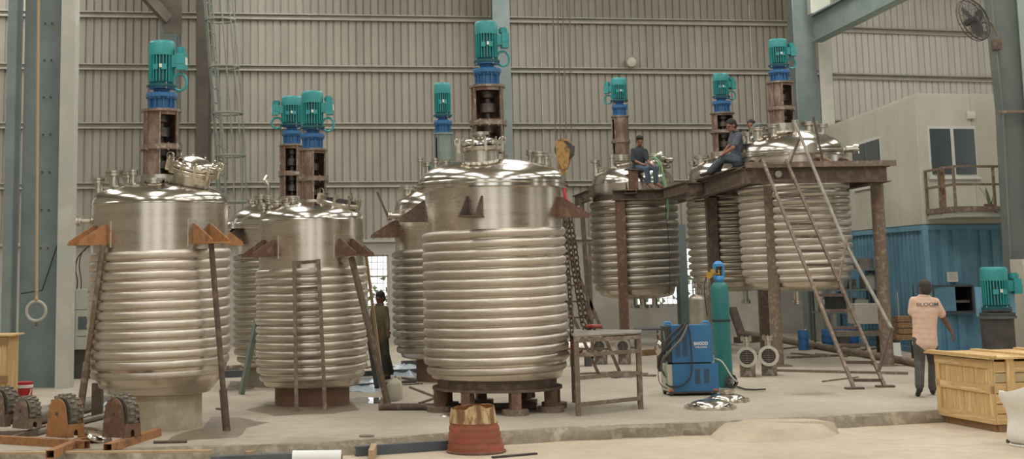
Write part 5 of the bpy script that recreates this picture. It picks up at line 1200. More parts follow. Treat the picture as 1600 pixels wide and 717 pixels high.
    # shoes
    for s_ in 'LR':
        e = MB(); a_, q_ = J['an' + s_], J['toe' + s_]; d = (q_ - a_); dn = Vector((d.x, d.y, d.z * 1.0)).normalized(); hl = a_ - dn * .05 * sc - Vector((0, 0, .045 * sc)); tp = q_ + dn * .03 * sc
        limb(e, [a_, a_ - Vector((0, 0, .03 * sc))], [.045 * sc, .045 * sc]); limb(e, [hl + Vector((0, 0, .01)), tp], [.038 * sc, .036 * sc]); fuse(e.build('shoe', shoe, t), .012, 2)
    return t, sh_, (sd, fw, u)
def PJ(Y, **k): return {n: (at(v[0], v[1], Y + (v[2] if len(v) > 2 else 0))) for n, v in k.items()}
# young man on the stub
Y1 = bL.y + .02
J = PJ(Y1, head=(999.5, 220, -.08), neck=(999.5, 230.5, -.02), shL=(989.5, 235.5, .02), shR=(1008, 236.5, -.1), elL=(989, 250, -.06), elR=(1011, 249, -.2), wrL=(1003.5, 256.5, -.25), wrR=(1016, 256, -.32),
       hipL=(993, 260.5, .02), hipR=(1003, 260, -.05), knL=(1011, 262.5, -.30), knR=(1024, 261.5, -.36), anL=(1013, 286, -.18), anR=(1025, 285, -.22), toeL=(1019, 293.5, -.32), toeR=(1033, 291, -.32))
J['hdL'] = at(1012, 257, Y1 - .32); J['hdR'] = at(1021, 258, Y1 - .4); J['root'] = at(997, 263.5, Y1)
person('young man in dark shirt and jeans sitting on the steel stub', J, (.10, -1, -.55), ('skin', 'navy', 'jeans', 'hair'), 'thick', .98, 'mid', 'boot')
# man reclining on the platform edge
Y2 = 27.0
J = PJ(Y2, head=(1142.5, 196, -.05), neck=(1149, 205, 0), shL=(1145.5, 211, .2), shR=(1155, 212, -.15), elL=(1141, 226, .2), elR=(1145.5, 231, -.22), wrL=(1131, 238, .1), wrR=(1131, 240, -.15),
       hipL=(1150, 248, .12), hipR=(1155, 249, -.08), knL=(1127, 250, .25), knR=(1131, 245, -.05), anL=(1121, 266, .5), anR=(1108, 268, .5), toeL=(1111, 270.5, .5), toeR=(1098, 272.5, .5))
J['root'] = at(1152, 258, Y2)
person('man in grey-blue shirt and faded jeans reclining on the platform edge', J, (-1, -.35, -.45), ('skin', 'greyshirt', 'jeans_faded', 'hair'), 'short', 1.0, 'short', 'shoe')
# man whose head shows behind the lid
Y3 = 29.2
J = PJ(Y3, head=(1174, 196, 0), neck=(1177, 208, 0), shL=(1170, 215, .1), shR=(1188, 215, -.05), elL=(1168, 232, .05), elR=(1190, 232, -.1), wrL=(1172, 245, -.1), wrR=(1184, 245, -.2),
       hipL=(1175, 252, .05), hipR=(1184, 252, 0), knL=(1172, 254, -.35), knR=(1182, 254, -.38), anL=(1173, 272, -.05), anR=(1183, 272, -.05), toeL=(1171, 277, -.15), toeR=(1182, 277, -.15))
J['root'] = at(1180, 262, Y3)
person('man in pale top whose head shows behind the wide flanged lid', J, (-.7, -1, -.2), ('skin', 'white', 'greyshirt', 'hair'), 'short', 1.0, 'short', 'shoe')
# man walking away
gW = gr(1457, 620); Y4 = gW.y + .25
J = PJ(Y4, head=(1444.5, 451), neck=(1444, 463), shL=(1428, 470.5, .03), shR=(1461, 472, -.05), elL=(1424.5, 494, .06), elR=(1474.5, 497, .02), wrL=(1430, 513, .28), wrR=(1486, 517, .02),
       hipL=(1436, 530), hipR=(1454, 530, -.02), knL=(1437, 567, -.05), knR=(1458, 568, .12), anL=(1436.5, 601, -.35), anR=(1457.5, 610, .02), toeL=(1434, 611, -.14), toeR=(1457.5, 616, .2))
J['root'] = Vector((J['hipL'].x + .1, Y4, 0)); J['toeL'].z = .035; J['toeR'].z = .035; J['anL'].z = .14; J['anR'].z = .085
J['hdR'] = at(1491, 529, Y4); 
wk, shirt_, ax = person('balding man in pink BLOOM shirt walking away beyond the wooden crate', J, (-.12, 1, -.05), ('skin_dark', 'pink', 'darktrousers', 'hair_grey'), 'short', .98, 'short', 'shoe', bulk=1.08)
a = at(1443.5, 475.5, Y4) - Vector(J['root'])
# lettering laid on the back of the shirt
lt = text('BLOOM', .072, 'slate', (0, 0, 0), (0, 0, 0), wk, 'shirt_lettering', bold=.001, sx=1.25, ext=.0)
me = lt.data; bm = bmesh.new(); bm.from_mesh(me); bmesh.ops.subdivide_edges(bm, edges=bm.edges, cuts=1); bm.to_mesh(me); bm.free()
lt.location = (a.x, a.y - .152, a.z); lt.rotation_euler = (pi / 2, 0, 0)
for v in me.vertices: v.co.z -= (v.co.x * 1.0) ** 2 * 1.2
e = MB(); 
# stripe near the hem
# shadowy man by the window
g5 = gr(607, 592); Y5 = g5.y
J = PJ(Y5, head=(593.7, 466), neck=(593.5, 476), shL=(584.5, 483, .05), shR=(601.5, 483, -.05), elL=(582, 500, .05), elR=(605, 500, -.1), wrL=(587, 513, -.15), wrR=(606, 516, -.2),
       hipL=(589, 524), hipR=(599, 524), knL=(596, 553, -.05), knR=(603, 553, -.1), anL=(605, 584, .02), anR=(611, 580, .25), toeL=(602, 589, -.12), toeR=(608, 585, .1))
J['root'] = Vector((J['hipL'].x, Y5, 0)); J['anL'].z = .08; J['toeL'].z = .03; J['anR'].z = .08; J['toeR'].z = .03
person('man in olive work clothes standing in shade before the barred window', J, (-.6, -.7, -.3), ('skin_dark', 'olive', 'darktrousers', 'hair'), 'short', .93, 'long', 'shoe')
# green straps over vessel 6
t = thing('webbing_strap', 'green webbing strap trailing from the raised lid over the beam', 'strap', tuple(at(1030, 250, bL.y - .3))); R9 = rel(at(1030, 250, bL.y - .3))
for k, pts in enumerate((((1018, 246, .6), (1028, 249, .4), (1034, 262, .1), (1036, 280, 0), (1040, 297, -.15), (1044, 318, -.2), (1043, 342, -.2)), ((1020, 243, .7), (1032, 254, .2), (1037, 275, 0), (1041, 292, -.15), (1042, 325, -.22)), ((1025, 248, .5), (1030, 258, .15), (1033, 276, .05), (1035, 284, .05)))):
    cab([R9(at(x, y, bL.y - .1 + d)) for x, y, d in pts], .016 - .003 * k, 'green', t, 'strap')
o = cab([at(x, y, bL.y - .3) for x, y in ((1040, 300), (1041, 340), (1045, 380), (1046, 430), (1045, 460))], .008, 'cable', None, 'hanging_wire'); tag(o, 'thin black wire hanging past the coils below the green strap', 'wire')

# ================================================================ CRATES, SACK, MOTOR ON THE RIGHT
P1 = gr(1556, 676, LOWZ); P2 = gr(1466, 659, LOWZ); dL = (P2 - P1); LL = dL.length; dL.normalize(); dR = Vector((dL.y, -dL.x, 0)); dR = dR if dR.x > 0 else -dR
t = thing('wooden_crate', 'large pine crate beyond the white sack, lid boards overhanging', 'crate', tuple(P1)); Hc_ = .84; WR_ = 1.5; sk = .09
def cb(u, v, w_, du, dv, dw, nm='plank', m='ply', par=t):
    """u along the left face, v along the right face, w up (corner based)"""
    q = MB(); Rm = Matrix((dL, dR, Vector((0, 0, 1)))).transposed()
    if Rm.determinant() < 0: pass
    q.box(dL * (u + du / 2) + dR * (v + dv / 2) + Vector((0, 0, w_ + dw / 2)), (du, dv, dw), Rm); return q.build(nm, m, par, smooth=False)
rc = random.Random(5)
# left face: vertical boards inset, frame boards proud
u = .0; k = 0
while u < LL - .02:
    wd = min(rc.uniform(.10, .15), LL - u); cb(u, .02 + rc.uniform(0, .004), sk, wd - .005, .018, Hc_ - sk); u += wd
for (uu, ww, du, dw) in ((0, sk, LL, .1), (0, Hc_ - .11, LL, .1), (0, sk + .35, LL, .09), (LL - .1, sk + .1, .09, Hc_ - .21 - sk), (0, sk + .1, .07, Hc_ - .21 - sk)): cb(uu, 0, ww, du, .019, dw, m='ply_h' if du > dw else 'ply')
# right face: level boards with an upright
w_ = sk
hs = [.12, .11, .12, .12, .11, .13]
for k, h in enumerate(hs): cb(.002, .04, w_, .018, WR_, h - .006, m='ply_grey' if k == 4 else 'ply_h'); w_ += h + .003
cb(-.025, .18, .0, .025, .1, Hc_, m='ply'); cb(-.025, .95, .0, .025, .1, Hc_, m='ply')
# far sides, lid, skids
cb(LL - .02, .04, sk, .018, WR_, Hc_ - sk, m='ply_h'); cb(.02, WR_, sk, LL - .04, .018, Hc_ - sk)
v = -.05
u = -.05
while u < LL + .06: cb(u, -.06, Hc_ + .002, .125, WR_ + .14, .02, 'lid_plank', 'ply_h'); u += .13
for vv in (-.05, .55, 1.15): cb(-.06, vv, Hc_ + .024, LL + .14, .09, .022, 'lid_batten', 'ply')
cb(-.02, -.03, Hc_ - .012, LL + .04, .01, .013, 'dark_strip', 'black')  # thin black strip below the lid edge
for uu in (.05, LL - .15): cb(uu, .05, 0, .1, WR_ - .1, sk, 'skid', 'ply_dark')
cb(.02, .06, 0.0, LL - .04, .09, sk - .002, 'skid', 'ply_dark')
# left crate
gL = gr(8, 650); t2 = thing('wooden_crate', 'tall pine crate cut by the frame beside the red bucket', 'crate', (gL.x - .22, gL.y, 0)); s_ = gL.y / 2200
xr_ = .22; hh = (650 - 530) * s_
x = xr_
for k in range(6): q = MB(); q.box((x - .055, 0, hh / 2), (.105, .02, hh)); q.build('plank', 'ply', t2, smooth=False); x -= .11
for k in range(5): q = MB(); q.box((xr_ + .0, .07 + k * .11, hh / 2), (.02, .105, hh)); q.build('plank', 'ply', t2, smooth=False)
for z in (hh - .06, hh * .46): q = MB(); q.box((xr_ - .3, -.025, z), (.66, .025, .09)); q.build('batten', 'ply_dark', t2, smooth=False)
for k in range(5): q = MB(); q.box((xr_ - .28, .02 + k * .12, hh + .012), (.74, .115, .02)); q.build('lid_plank', 'ply_h', t2, smooth=False)
# bucket
g = gr(37, 640); s_ = g.y / 2200; t = thing('paint_bucket', 'red paint bucket with a white lid ring and printed label', 'bucket', (g.x, g.y, 0)); rb = 13 * s_; hb_ = 42 * s_
MB().lathe([(.01, 0), (rb * .85, 0), (rb * .98, hb_ * .8)], 28).build('pail', 'redbucket', t)
MB().lathe([(rb * .98, hb_ * .78), (rb * 1.05, hb_ * .8), (rb * 1.06, hb_ * .88), (rb * 1.0, hb_ * .9)], 28).build('lid_ring', 'white', t)
MB().lathe([(rb * 1.03, hb_ * .9), (rb * 1.04, hb_ * .99), (rb * .95, hb_), (.01, hb_ * .98)], 28).build('lid', 'redbucket', t)
q = MB(); q.arcwall(rb * .93, rb * .965, hb_ * .2, hb_ * .5, -2.1, -1.0, 8); lb = q.build('label', 'wmblue', t); q = MB(); q.arcwall(rb * .94, rb * .972, hb_ * .3, hb_ * .42, -1.8, -1.5, 4); q.build('label_mark', 'yellow', lb)
q = MB(); q.tube([Vector((rb * 1.02 * cos(a), -rb * .5 * abs(sin(a)) - rb * .72, hb_ * .75 - rb * 1.3 * sin(a))) for a in [pi * i / 12 for i in range(13)]], .007, 6); q.build('handle', 'white', t)
# white sack
g = gr(1612, 696, LOWZ); s_ = g.y / 2200; t = thing('woven_sack', 'white woven sack standing open beside the pine crate', 'sack', tuple(g))
q = MB(); rs_ = random.Random(2); ph = [rs_.uniform(0, 6) for _ in range(8)]; N = 40; K = 22; vs = []
for j in range(K + 1):
    f_ = j / K; z = (86 * s_) * f_; r0 = (29 + 10 * f_ ** 1.2 + 3 * sin(f_ * 9)) * s_ * (1 - .25 * max(0, .1 - f_) * 10)
    for i in range(N):
        a = 2 * pi * i / N; rr = r0 * (1 + .035 * sin(3 * a + ph[0] + f_ * 4) + .03 * sin(7 * a + ph[1] - f_ * 6) + .018 * sin(13 * a + 9 * f_ + ph[2])); zz = z * (1 + .1 * f_ * sin(a * 1 + 2.6) + .03 * f_ * sin(3 * a))
        vs.append((rr * cos(a), rr * sin(a), zz))
for j in range(3):
    for i in range(N): a = 2 * pi * i / N; b_ = Vector(vs[K * N + i]); vs.append((b_.x * (1 - .07 * (j + 1)), b_.y * (1 - .07 * (j + 1)), b_.z - .05 * j * j))
K += 3
q.add(vs, [(j * N + i, j * N + (i + 1) % N, (j + 1) * N + (i + 1) % N, (j + 1) * N + i) for j in range(K) for i in range(N)]); q.v.append((0, 0, .3)); c_ = len(q.v) - 1; q.f += [(K * N + i, K * N + (i + 1) % N, c_) for i in range(N)]
sk_ = q.build('sack_body', 'bag', t, ang=60)
q = MB(); q.tube([(rr_ * cos(a), rr_ * sin(a), z_) for a, rr_, z_ in [(2 * pi * i / 40, 30 * s_, .012) for i in range(40)]], .012, 6, closed=True); q.build('base_hem', 'bag', t)
g = gr(1574, 692, LOWZ); o = MB().cyl((0, 0, .02), (.28, .1, .02), .02, n=10).build('pipe_offcut', 'rust_brown'); o.location = g; tag(o, 'short rusty pipe offcut lying under the white sack', 'pipe')
# teal motor on a dark tub
Ym = 24.5; c = at(1557, 490, Ym); zb = at(1557, 486, Ym).z; zt = at(1557, 417, Ym).z; s_ = Ym / 2200
t = thing('electric_motor', 'large teal electric motor standing on a dark tub before the container', 'motor', (c.x, Ym, zb))
motor(t, (0, 0, .03), 20 * s_, zt - zb - .03, 0.0, nf=28, loop=False)
q = MB(); q.lathe([(.05, 0), (23 * s_, 0), (23 * s_, .03), (.05, .03)], 28); q.build('mount_flange', 'dark', t)
t = thing('dark_tub', 'dark rimmed tub carrying the large teal motor', 'tub', (c.x, Ym, 0))
MB().lathe([(.01, 0), (23 * s_, 0), (24.5 * s_, zb - .1), (27 * s_, zb - .09), (27 * s_, zb - .03), (24 * s_, zb - .02), (.01, zb - .0)], 36).build('tub_body', 'dark', t)
MB().lathe([(25 * s_, zb - .12), (29 * s_, zb - .12), (29 * s_, zb - .08), (25 * s_, zb - .08)], 36).build('rim', 'tarp', t)
for sx in (-1, 1):
    q = MB(); q.box((sx * 25 * s_, .02, zb + .16), (.1, .06, .5)); q.build('side_support', 'contblue', t, smooth=False)
# beige machine behind with an orange box
g = at(1590, 470, 26.0); t = thing('beige_machine', 'beige machine cabinet behind the large teal motor', 'machine', (g.x, 25.2, 0))
za = at(1590, 405, 26).z
q = MB(); q.box((0.05, 0, za / 2), (.75, .5, za)); q.build('cabinet', 'cabin', t, smooth=False)
q = MB(); q.box((-.14, -.26, za - .35), (.36, .02, .5)); q.box((.24, -.26, za - .35), (.36, .02, .5)); q.build('door', 'cabin', t, smooth=False)
q = MB(); q.ball((-.12, -.3, za - .08), .05); q.build('knob', 'dark', t)
q = MB(); q.box((.05, -.4, zb + .1 - .25), (.3, .22, .38)); ob_ = q.build('switch_box', 'orangebox', t, smooth=False); q = MB(); q.box((.08, -.52, zb - .13), (.12, .01, .14)); q.build('label', 'white', ob_, smooth=False)
# wall fan
Yf = 25.2; fc = at(1523, 30, Yf); t = thing('wall_fan', 'large caged wall fan bolted to the tapered column', 'fan', tuple(fc)); rf = 35 * Yf / 2200
Rf = Matrix.Rotation(.55, 4, 'Z') @ Matrix.Rotation(pi / 2 - .25, 4, 'X')
def fanb(mb, nm, m, par=None): mb.xf(Rf); return mb.build(nm, m, par or t)
q = MB()
for r_, z_, w_ in ((rf, 0, .011), (rf, -.07, .008), (rf * .82, .055, .004), (rf * .64, .07, .004), (rf * .46, .08, .004), (rf * .28, .085, .006), (rf * .73, .063, .003), (rf * .55, .076, .003), (rf * .9, .04, .003)):
    q.tube([(r_ * cos(a), r_ * sin(a), z_) for a in [2 * pi * i / 36 for i in range(36)]], w_, 5, closed=True)
for k in range(24):
    a = k * pi / 12; q.tube([(rf * .1 * cos(a), rf * .1 * sin(a), .09), (rf * .6 * cos(a + .1), rf * .6 * sin(a + .1), .075), (rf * cos(a + .15), rf * sin(a + .15), 0)], .003, 4); q.tube([(rf * cos(a), rf * sin(a), 0), (rf * .9 * cos(a), rf * .9 * sin(a), -.1), (rf * .2 * cos(a), rf * .2 * sin(a), -.12)], .003, 4)
fanb(q, 'fan_guard', 'dark')
q = MB(); q.cyl((0, 0, -.2), (0, 0, .05), .065, n=20); q.ball((0, 0, .05), (.065, .065, .03)); fanb(q, 'fan_hub', 'dark')
for k in range(3):
    a0 = k * 2 * pi / 3 + .5; q = MB(); vs = []
    for j in range(7):
        f_ = j / 6; r_ = .05 + (rf * .84 - .05) * f_; w_ = .05 + .07 * sin(pi * min(1, f_ * .9 + .1)); tw = .45 - .25 * f_
        for s2 in (-1, 1): y_ = s2 * w_; vs.append(Vector((r_, y_ * cos(tw), y_ * sin(tw))))
        for s2 in (-1, 1): y_ = s2 * w_; vs.append(Vector((r_, y_ * cos(tw), y_ * sin(tw) - .008)))
    Rz = Matrix.Rotation(a0, 3, 'Z'); q.add([Rz @ v for v in vs], [(j * 4, j * 4 + 1, j * 4 + 5, j * 4 + 4) for j in range(6)] + [(j * 4 + 2, j * 4 + 6, j * 4 + 7, j * 4 + 3) for j in range(6)] + [(j * 4, j * 4 + 4, j * 4 + 6, j * 4 + 2) for j in range(6)] + [(j * 4 + 1, j * 4 + 3, j * 4 + 7, j * 4 + 5) for j in range(6)]); fanb(q, 'fan_blade', 'dark')
q = MB(); a = at(1556, 34, 25.6) - fc; bck = Rf @ Vector((0, 0, -.18)); q.tube([bck, (a.x - .1, a.y, a.z), (a.x + .06, a.y + .1, a.z - .25)], .025, 8); q.build('fan_arm', 'pipe', t)
# round wall light
a_, z_ = WB.hit(983, 98); p = WB.p0 + WB.d * a_ + WB.n * .2; t = thing('bulkhead_lamp', 'round cream bulkhead lamp fixed above a wall girt', 'lamp', (p.x, p.y, z_)); rl = 9 * 38 / 2200; Rq = Matrix.Rotation(pi / 2, 3, 'X')
MB().lathe([(.01, -.16), (rl * .8, -.16), (rl, -.05), (rl, .02), (rl * .88, .05), (rl * .82, .02)], 32, R=Rq).build('rim', 'greyblue', t)
MB().lathe([(rl * .82, .02), (rl * .6, .05), (.01, .06)], 32, R=Rq).build('diffuser', 'cabin', t)
# electrical cabinet behind the big column
g = gr(122, 592); s_ = g.y / 2200; t = thing('electrical_cabinet', 'pale grey electrical cabinet behind the huge column', 'cabinet', (g.x, g.y, 0)); xa, xb2 = -30 * s_, 42 * s_; z0_, z1_ = 44 * s_, 136 * s_
q = MB(); q.box(((xa + xb2) / 2, .2, (z0_ + z1_) / 2), (xb2 - xa, .4, z1_ - z0_)); q.build('body', 'greyblue', t, smooth=False)
q = MB(); q.box(((xa + xb2) / 2, .22, z0_ / 2), (xb2 - xa, .36, z0_)); q.build('plinth', 'dark', t, smooth=False)
rows = [(0, .22), (.22, .66), (.66, 1)]
for (f0, f1) in rows:
    for k in range(3):
        x0_, x1_ = xa + (xb2 - xa) * k / 3 + .008, xa + (xb2 - xa) * (k + 1) / 3 - .008; za_, zb_ = z0_ + (z1_ - z0_) * f0 + .008, z0_ + (z1_ - z0_) * f1 - .008
        q = MB(); q.box(((x0_ + x1_) / 2, -.01, (za_ + zb_) / 2), (x1_ - x0_, .02, zb_ - za_)); d_ = q.build('door', 'greyblue', t, smooth=False)
        if f0 == .22: q = MB(); q.box(((x0_ + x1_) / 2, -.022, (za_ + zb_) / 2), ((x1_ - x0_) * .6, .01, (zb_ - za_) * .5)); q.build('window', 'slate', d_, smooth=False)
        q = MB()
        for zz in (za_ + .05, zb_ - .05): q.cyl((x1_ - .03, -.03, zz), (x1_ - .03, -.0, zz), .012, n=8)
        q.build('lock', 'dark', d_)
o = cab([at(x, y, g.y + .15) for x, y in ((135, 388), (122, 402), (118, 420), (121, 440), (119, 458))], .012, 'cable', None, 'hanging_cable'); tag(o, 'black cable looping down to the pale grey cabinet', 'cable')
o = cab([at(x, y, g.y + .15) for x, y in ((140, 384), (128, 395), (124, 415), (127, 440), (126, 458))], .01, 'cable', None, 'hanging_cable'); tag(o, 'second black cable dropping onto the pale grey cabinet', 'cable')

# ================================================================ TYRE ROLLER RIGS
def rig(label, px, py, rz, wf=1.0, grp='tyre roller cradles', beamd=None, plate='rust_orange', bl=(.1, .9), extra=None):
    g = gr(px, py); t = thing('roller_cradle', label, 'roller', tuple(g), rz, grp); W_, D_, H_ = .30 * wf, .24 * wf, .42 * wf; zb = .085
    def plt(y, nm='side_plate'):
        pl = [(-W_ / 2 * 1.15, zb), (W_ / 2 * 1.15, zb), (W_ / 2 * .95, zb + H_ * .62)] + [(W_ * .46 * cos(a), zb + H_ - W_ * .5 + W_ * .5 * sin(a)) for a in [pi * i / 10 for i in range(11)]] + [(-W_ / 2 * .95, zb + H_ * .62)]
        q = MB(); q.prism(pl, y - .006, y + .006, 'y'); return q.build(nm, plate, t, smooth=False)
    plt(-D_ / 2); plt(D_ / 2)
    # end plate with an arched notch
    n_ = 8; ph_ = H_ * .34; pl = [(-D_ / 2, zb), (-.03, zb), (-.03, zb + .05)] + [(-.03 * cos(a), zb + .05 + .03 * sin(a)) for a in [pi * i / 6 for i in range(1, 6)]] + [(.03, zb + .05), (.03, zb), (D_ / 2, zb), (D_ / 2, zb + ph_), (-D_ / 2, zb + ph_)]
    for sx in (1, -1): q = MB(); q.prism(pl, sx * W_ * .54 - .005, sx * W_ * .54 + .005, 'x'); q.build('end_plate', plate, t, smooth=False)
    rt = .20 * wf; Rx = Matrix.Rotation(pi / 2, 3, 'X'); cz = zb + H_ - rt * .82 + .0
    q = MB().lathe([(rt * .55, -.065), (rt * .86, -.08), (rt * .94, -.062), (rt * .96, 0), (rt * .94, .062), (rt * .86, .08), (rt * .55, .065), (.02, .03), (.02, -.03), (rt * .55, -.055)], 32, c=(0, 0, cz), R=Rx); ty = q.build('tyre', 'tyre', t)
    tl = MB(); tl.box((rt * .97, 0, -.0), (.022, .065, .024)); tl.xf(Matrix.Translation((0, 0, 0))); tm = tl.mesh('tread_lug', False)
    for k in range(18):
        for s2 in (-1, 1):
            a = 2 * pi * (k + (.5 if s2 > 0 else 0)) / 18; o = link('tread_lug', tm, 'tyre', ty); o.matrix_local = Matrix.Translation((0, s2 * .042, cz)) @ Matrix.Rotation(-a, 4, 'Y') @ Matrix.Translation((0, 0, 0))
    q = MB(); q.cyl((0, -D_ / 2 - .02, cz), (0, D_ / 2 + .02, cz), .018, n=12); q.build('axle', 'rust_brown', t)
    return t, g
def sqtube(par, a, b, w_=.09, name='beam', m='rust_orange', h_=None):
    a, b = Vector(a), Vector(b); d = (b - a).normalized(); sd = d.cross(Vector((0, 0, 1))).normalized(); q = MB(); Rm = Matrix((sd, d, Vector((0, 0, 1)))).transposed(); h_ = h_ or w_ * .9; L_ = (b - a).length; c = (a + b) / 2 + Vector((0, 0, h_ / 2))
    for (dx_, dz_, ww, hh_) in ((-w_ / 2, 0, .006, h_), (w_ / 2, 0, .006, h_), (0, -h_ / 2, w_, .006), (0, h_ / 2, w_, .006)): q.box(c + sd * dx_ + Vector((0, 0, dz_)), (ww, L_, hh_), Rm)
    return q.build(name, m, par, smooth=False)
def localv(t, g, v): return Matrix.Rotation(-t.rotation_euler.z, 3, 'Z') @ (Vector(v) - Vector(g))
rA, gA = rig('rusty tyre roller cradle on crossed beams, nearest the paint bucket side', 102, 694, -.6, plate='rust_orange')
sqtube(rA, localv(rA, gA, gr(-40, 690)), localv(rA, gA, gr(136, 701))); sqtube(rA, localv(rA, gA, gr(78, 716)), localv(rA, gA, gr(142, 688)), .085)
rB, gB = rig('rusty tyre roller cradle at the foot of the pale skirt', 190, 694, -.6, plate='rust')
sqtube(rB, localv(rB, gB, gr(168, 706)), localv(rB, gB, gr(246, 681)))
rC, gC = rig('tyre roller cradle cut off by the frame edge beside the pine crate', 5, 676, -.6, plate='rust_pale')
rD, gD = rig('smaller tyre roller cradle between two larger ones', 42, 680, -.6, .8, plate='rust_pale')
sqtube(rC, localv(rC, gC, gr(-60, 685)), localv(rC, gC, gr(60, 681)), .07, m='rust_brown'); sqtube(rD, localv(rD, gD, gr(16, 690)), localv(rD, gD, gr(68, 672)), .06, m='rust_brown')

# ================================================================ FRONT THINGS
# cut drum
g = gr(744, 706, LOWZ); s_ = g.y / 2200; t = thing('cut_drum', 'rusty red and ochre steel drum cut open at the slab edge', 'drum', tuple(g)); r0, r1, hh = 44 * s_, 33 * s_, 67 * s_
N = 64; rz_ = random.Random(4); jag = [.02 * sin(i * .098 + 1) + rz_.uniform(-.004, .004) + (.05 * sin((i - 44) / 10 * pi) if 44 < i < 54 else 0) for i in range(N)]
def cone(f0, f1, m, nm, jagged=False, rib=True, inset=0.0):
    q = MB(); K = 14; vs = []
    for j in range(K + 1):
        f_ = f0 + (f1 - f0) * j / K
        for i in range(N):
            a = 2 * pi * i / N; rr = r0 + (r1 - r0) * f_ - inset + (.006 * cos(f_ * 46) if rib and f_ < .68 else .004 * sin(a * 5 + f_ * 7)); z = hh * f_ + (jag[i] if jagged and j == K else 0)
            vs.append((rr * cos(a) - .03 * f_, rr * sin(a) * .95, z))
    q.add(vs, [(j * N + i, j * N + (i + 1) % N, (j + 1) * N + (i + 1) % N, (j + 1) * N + i) for j in range(K) for i in range(N)]); return q.build(nm, m, t, ang=60)
cone(0, .66, 'drumred', 'red_band'); cone(.66, 1.0, 'drumyellow', 'ochre_band', True, False); cone(.02, .985, 'drumin', 'inner_wall', True, False, .008)
q = MB(); q.tube([(r0 * 1.005 * cos(a), r0 * .955 * sin(a), .012) for a in [2 * pi * i / 48 for i in range(48)]], .012, 6, closed=True); q.build('bottom_rim', 'rust', t)
# film roll
a = gr(462, 722, LOWZ); b = gr(536, 722, LOWZ); rr = .085; t = thing('film_roll', 'white stretch film roll lying before the slab edge', 'roll', (a.x, a.y - .4, LOWZ)); d = Vector((b.x - a.x, (b.y - a.y) * .3, 0))
a0_ = Vector((0, 0, rr)); q = MB(); q.cyl(a0_, a0_ + d, rr, n=36); q.build('film', 'film', t); q = MB(); q.cyl(a0_ + d * .99, a0_ + d * 1.012, rr * .5, n=20); q.build('core', 'rust', t); q = MB(); q.cyl(a0_ + d * 1.0, a0_ + d * 1.014, rr * .38, n=20); q.build('core_hole', 'dark', t)
def barthing(name, label, cat, a, b, w_, h_, m, grp=None, zoff=0.0):
    a, b = Vector(a), Vector(b); c = (a + b) / 2; d = (b - a); q = MB(); q.bar(-d / 2 + Vector((0, 0, h_ / 2)), d / 2 + Vector((0, 0, h_ / 2)), w_, h_); o = q.build(name, m, smooth=False); o.location = c + Vector((0, 0, zoff)); tag(o, label, cat, grp); return o
def pipething(name, label, cat, a, b, r_, m, grp=None):
    a, b = Vector(a), Vector(b); c = (a + b) / 2; d = (b - a) / 2; up = Vector((0, 0, r_)); q = MB(); q.lathe([(r_, -d.length), (r_, d.length), (r_ * .8, d.length), (r_ * .8, -d.length), (r_, -d.length)], 20, R=Vector((0, 0, 1)).rotation_difference(d).to_matrix()); o = q.build(name, m); o.location = c + up; tag(o, label, cat, grp); return o
pa, pb = gr(560, 713, LOWZ), gr(702, 703, LOWZ)
t = thing('steel_channel', 'slate blue steel channel lying against the slab edge beside the cut drum', 'channel', tuple((pa + pb) / 2)); dd_ = (pb - pa) / 2
q = MB(); q.bar(-dd_ * 1.05 + Vector((0, 0, .05)), dd_ * 1.2 + Vector((0, 0, .05)), .02, .1); q.bar(-dd_ * 1.05 + Vector((0, .04, .09)), dd_ * 1.2 + Vector((0, .04, .09)), .08, .02); q.bar(-dd_ * 1.05 + Vector((0, .04, .01)), dd_ * 1.2 + Vector((0, .04, .01)), .08, .02); q.build('channel', 'slate', t, smooth=False)
barthing('steel_channel', 'dark steel channel half hidden behind the white film roll', 'channel', gr(330, 722, LOWZ), gr(470, 716, LOWZ), .1, .06, 'tarp')
barthing('timber_batten', 'pale batten slanting behind the white film roll', 'batten', gr(385, 719, LOWZ), gr(478, 703, LOWZ), .06, .04, 'batten', zoff=.05)
barthing('timber_block', 'small wooden block leaning at the end of the slate channel', 'block', gr(580, 722, LOWZ), gr(585, 710, LOWZ), .06, .12, 'batten')
q = MB(); P_ = [gr(478, 708, LOWZ), gr(540, 708, LOWZ), gr(520, 699, LOWZ), gr(490, 697, LOWZ)]; c = P_[0].copy(); q.prism([((p - c).x, (p - c).y) for p in P_], .10, .115); o = q.build('sheet_offcut', 'greyblue', smooth=False); o.location = c; tag(o, 'grey plate offcut lying behind the film roll', 'sheet')
barthing('flat_bar', 'dark flat bar poking out beside the cut drum', 'bar', gr(770, 716, LOWZ), gr(838, 710, LOWZ), .05, .02, 'dark')
g = gr(573, 682); o = MB().cyl((0, 0, 0), (0, 0, .015), .085, n=24).build('steel_disc', 'pipe'); o.location = g; tag(o, 'flat steel disc lying at the slab edge by the slate channel', 'disc')
g = gr(700, 650); o = MB().lathe([(.01, .03), (.06, .025), (.1, .0), (.09, 0)], 24).build('small_dish', 'nozzle'); o.location = g; tag(o, 'small shiny dish near the foot pads of the ring frame', 'dish')
barthing('timber_board', 'long pale board lying along the slab edge before the roller cradles', 'board', gr(-20, 709, 0), gr(330, 706, 0), .10, .02, 'batten')
# around vessel 2
g = gr(490, 632); q = MB(); q.prism([(-.14, 0), (-.1, .1), (.0, .14), (.12, .1), (.16, .02), (.05, -.05)], 0, .02); o = q.build('orange_guard', 'rust_orange', smooth=False); o.location = g; o.rotation_euler = (.5, .1, 0); o.location.z = .03; tag(o, 'bent orange sheet offcut behind the short ladder foot', 'sheet')
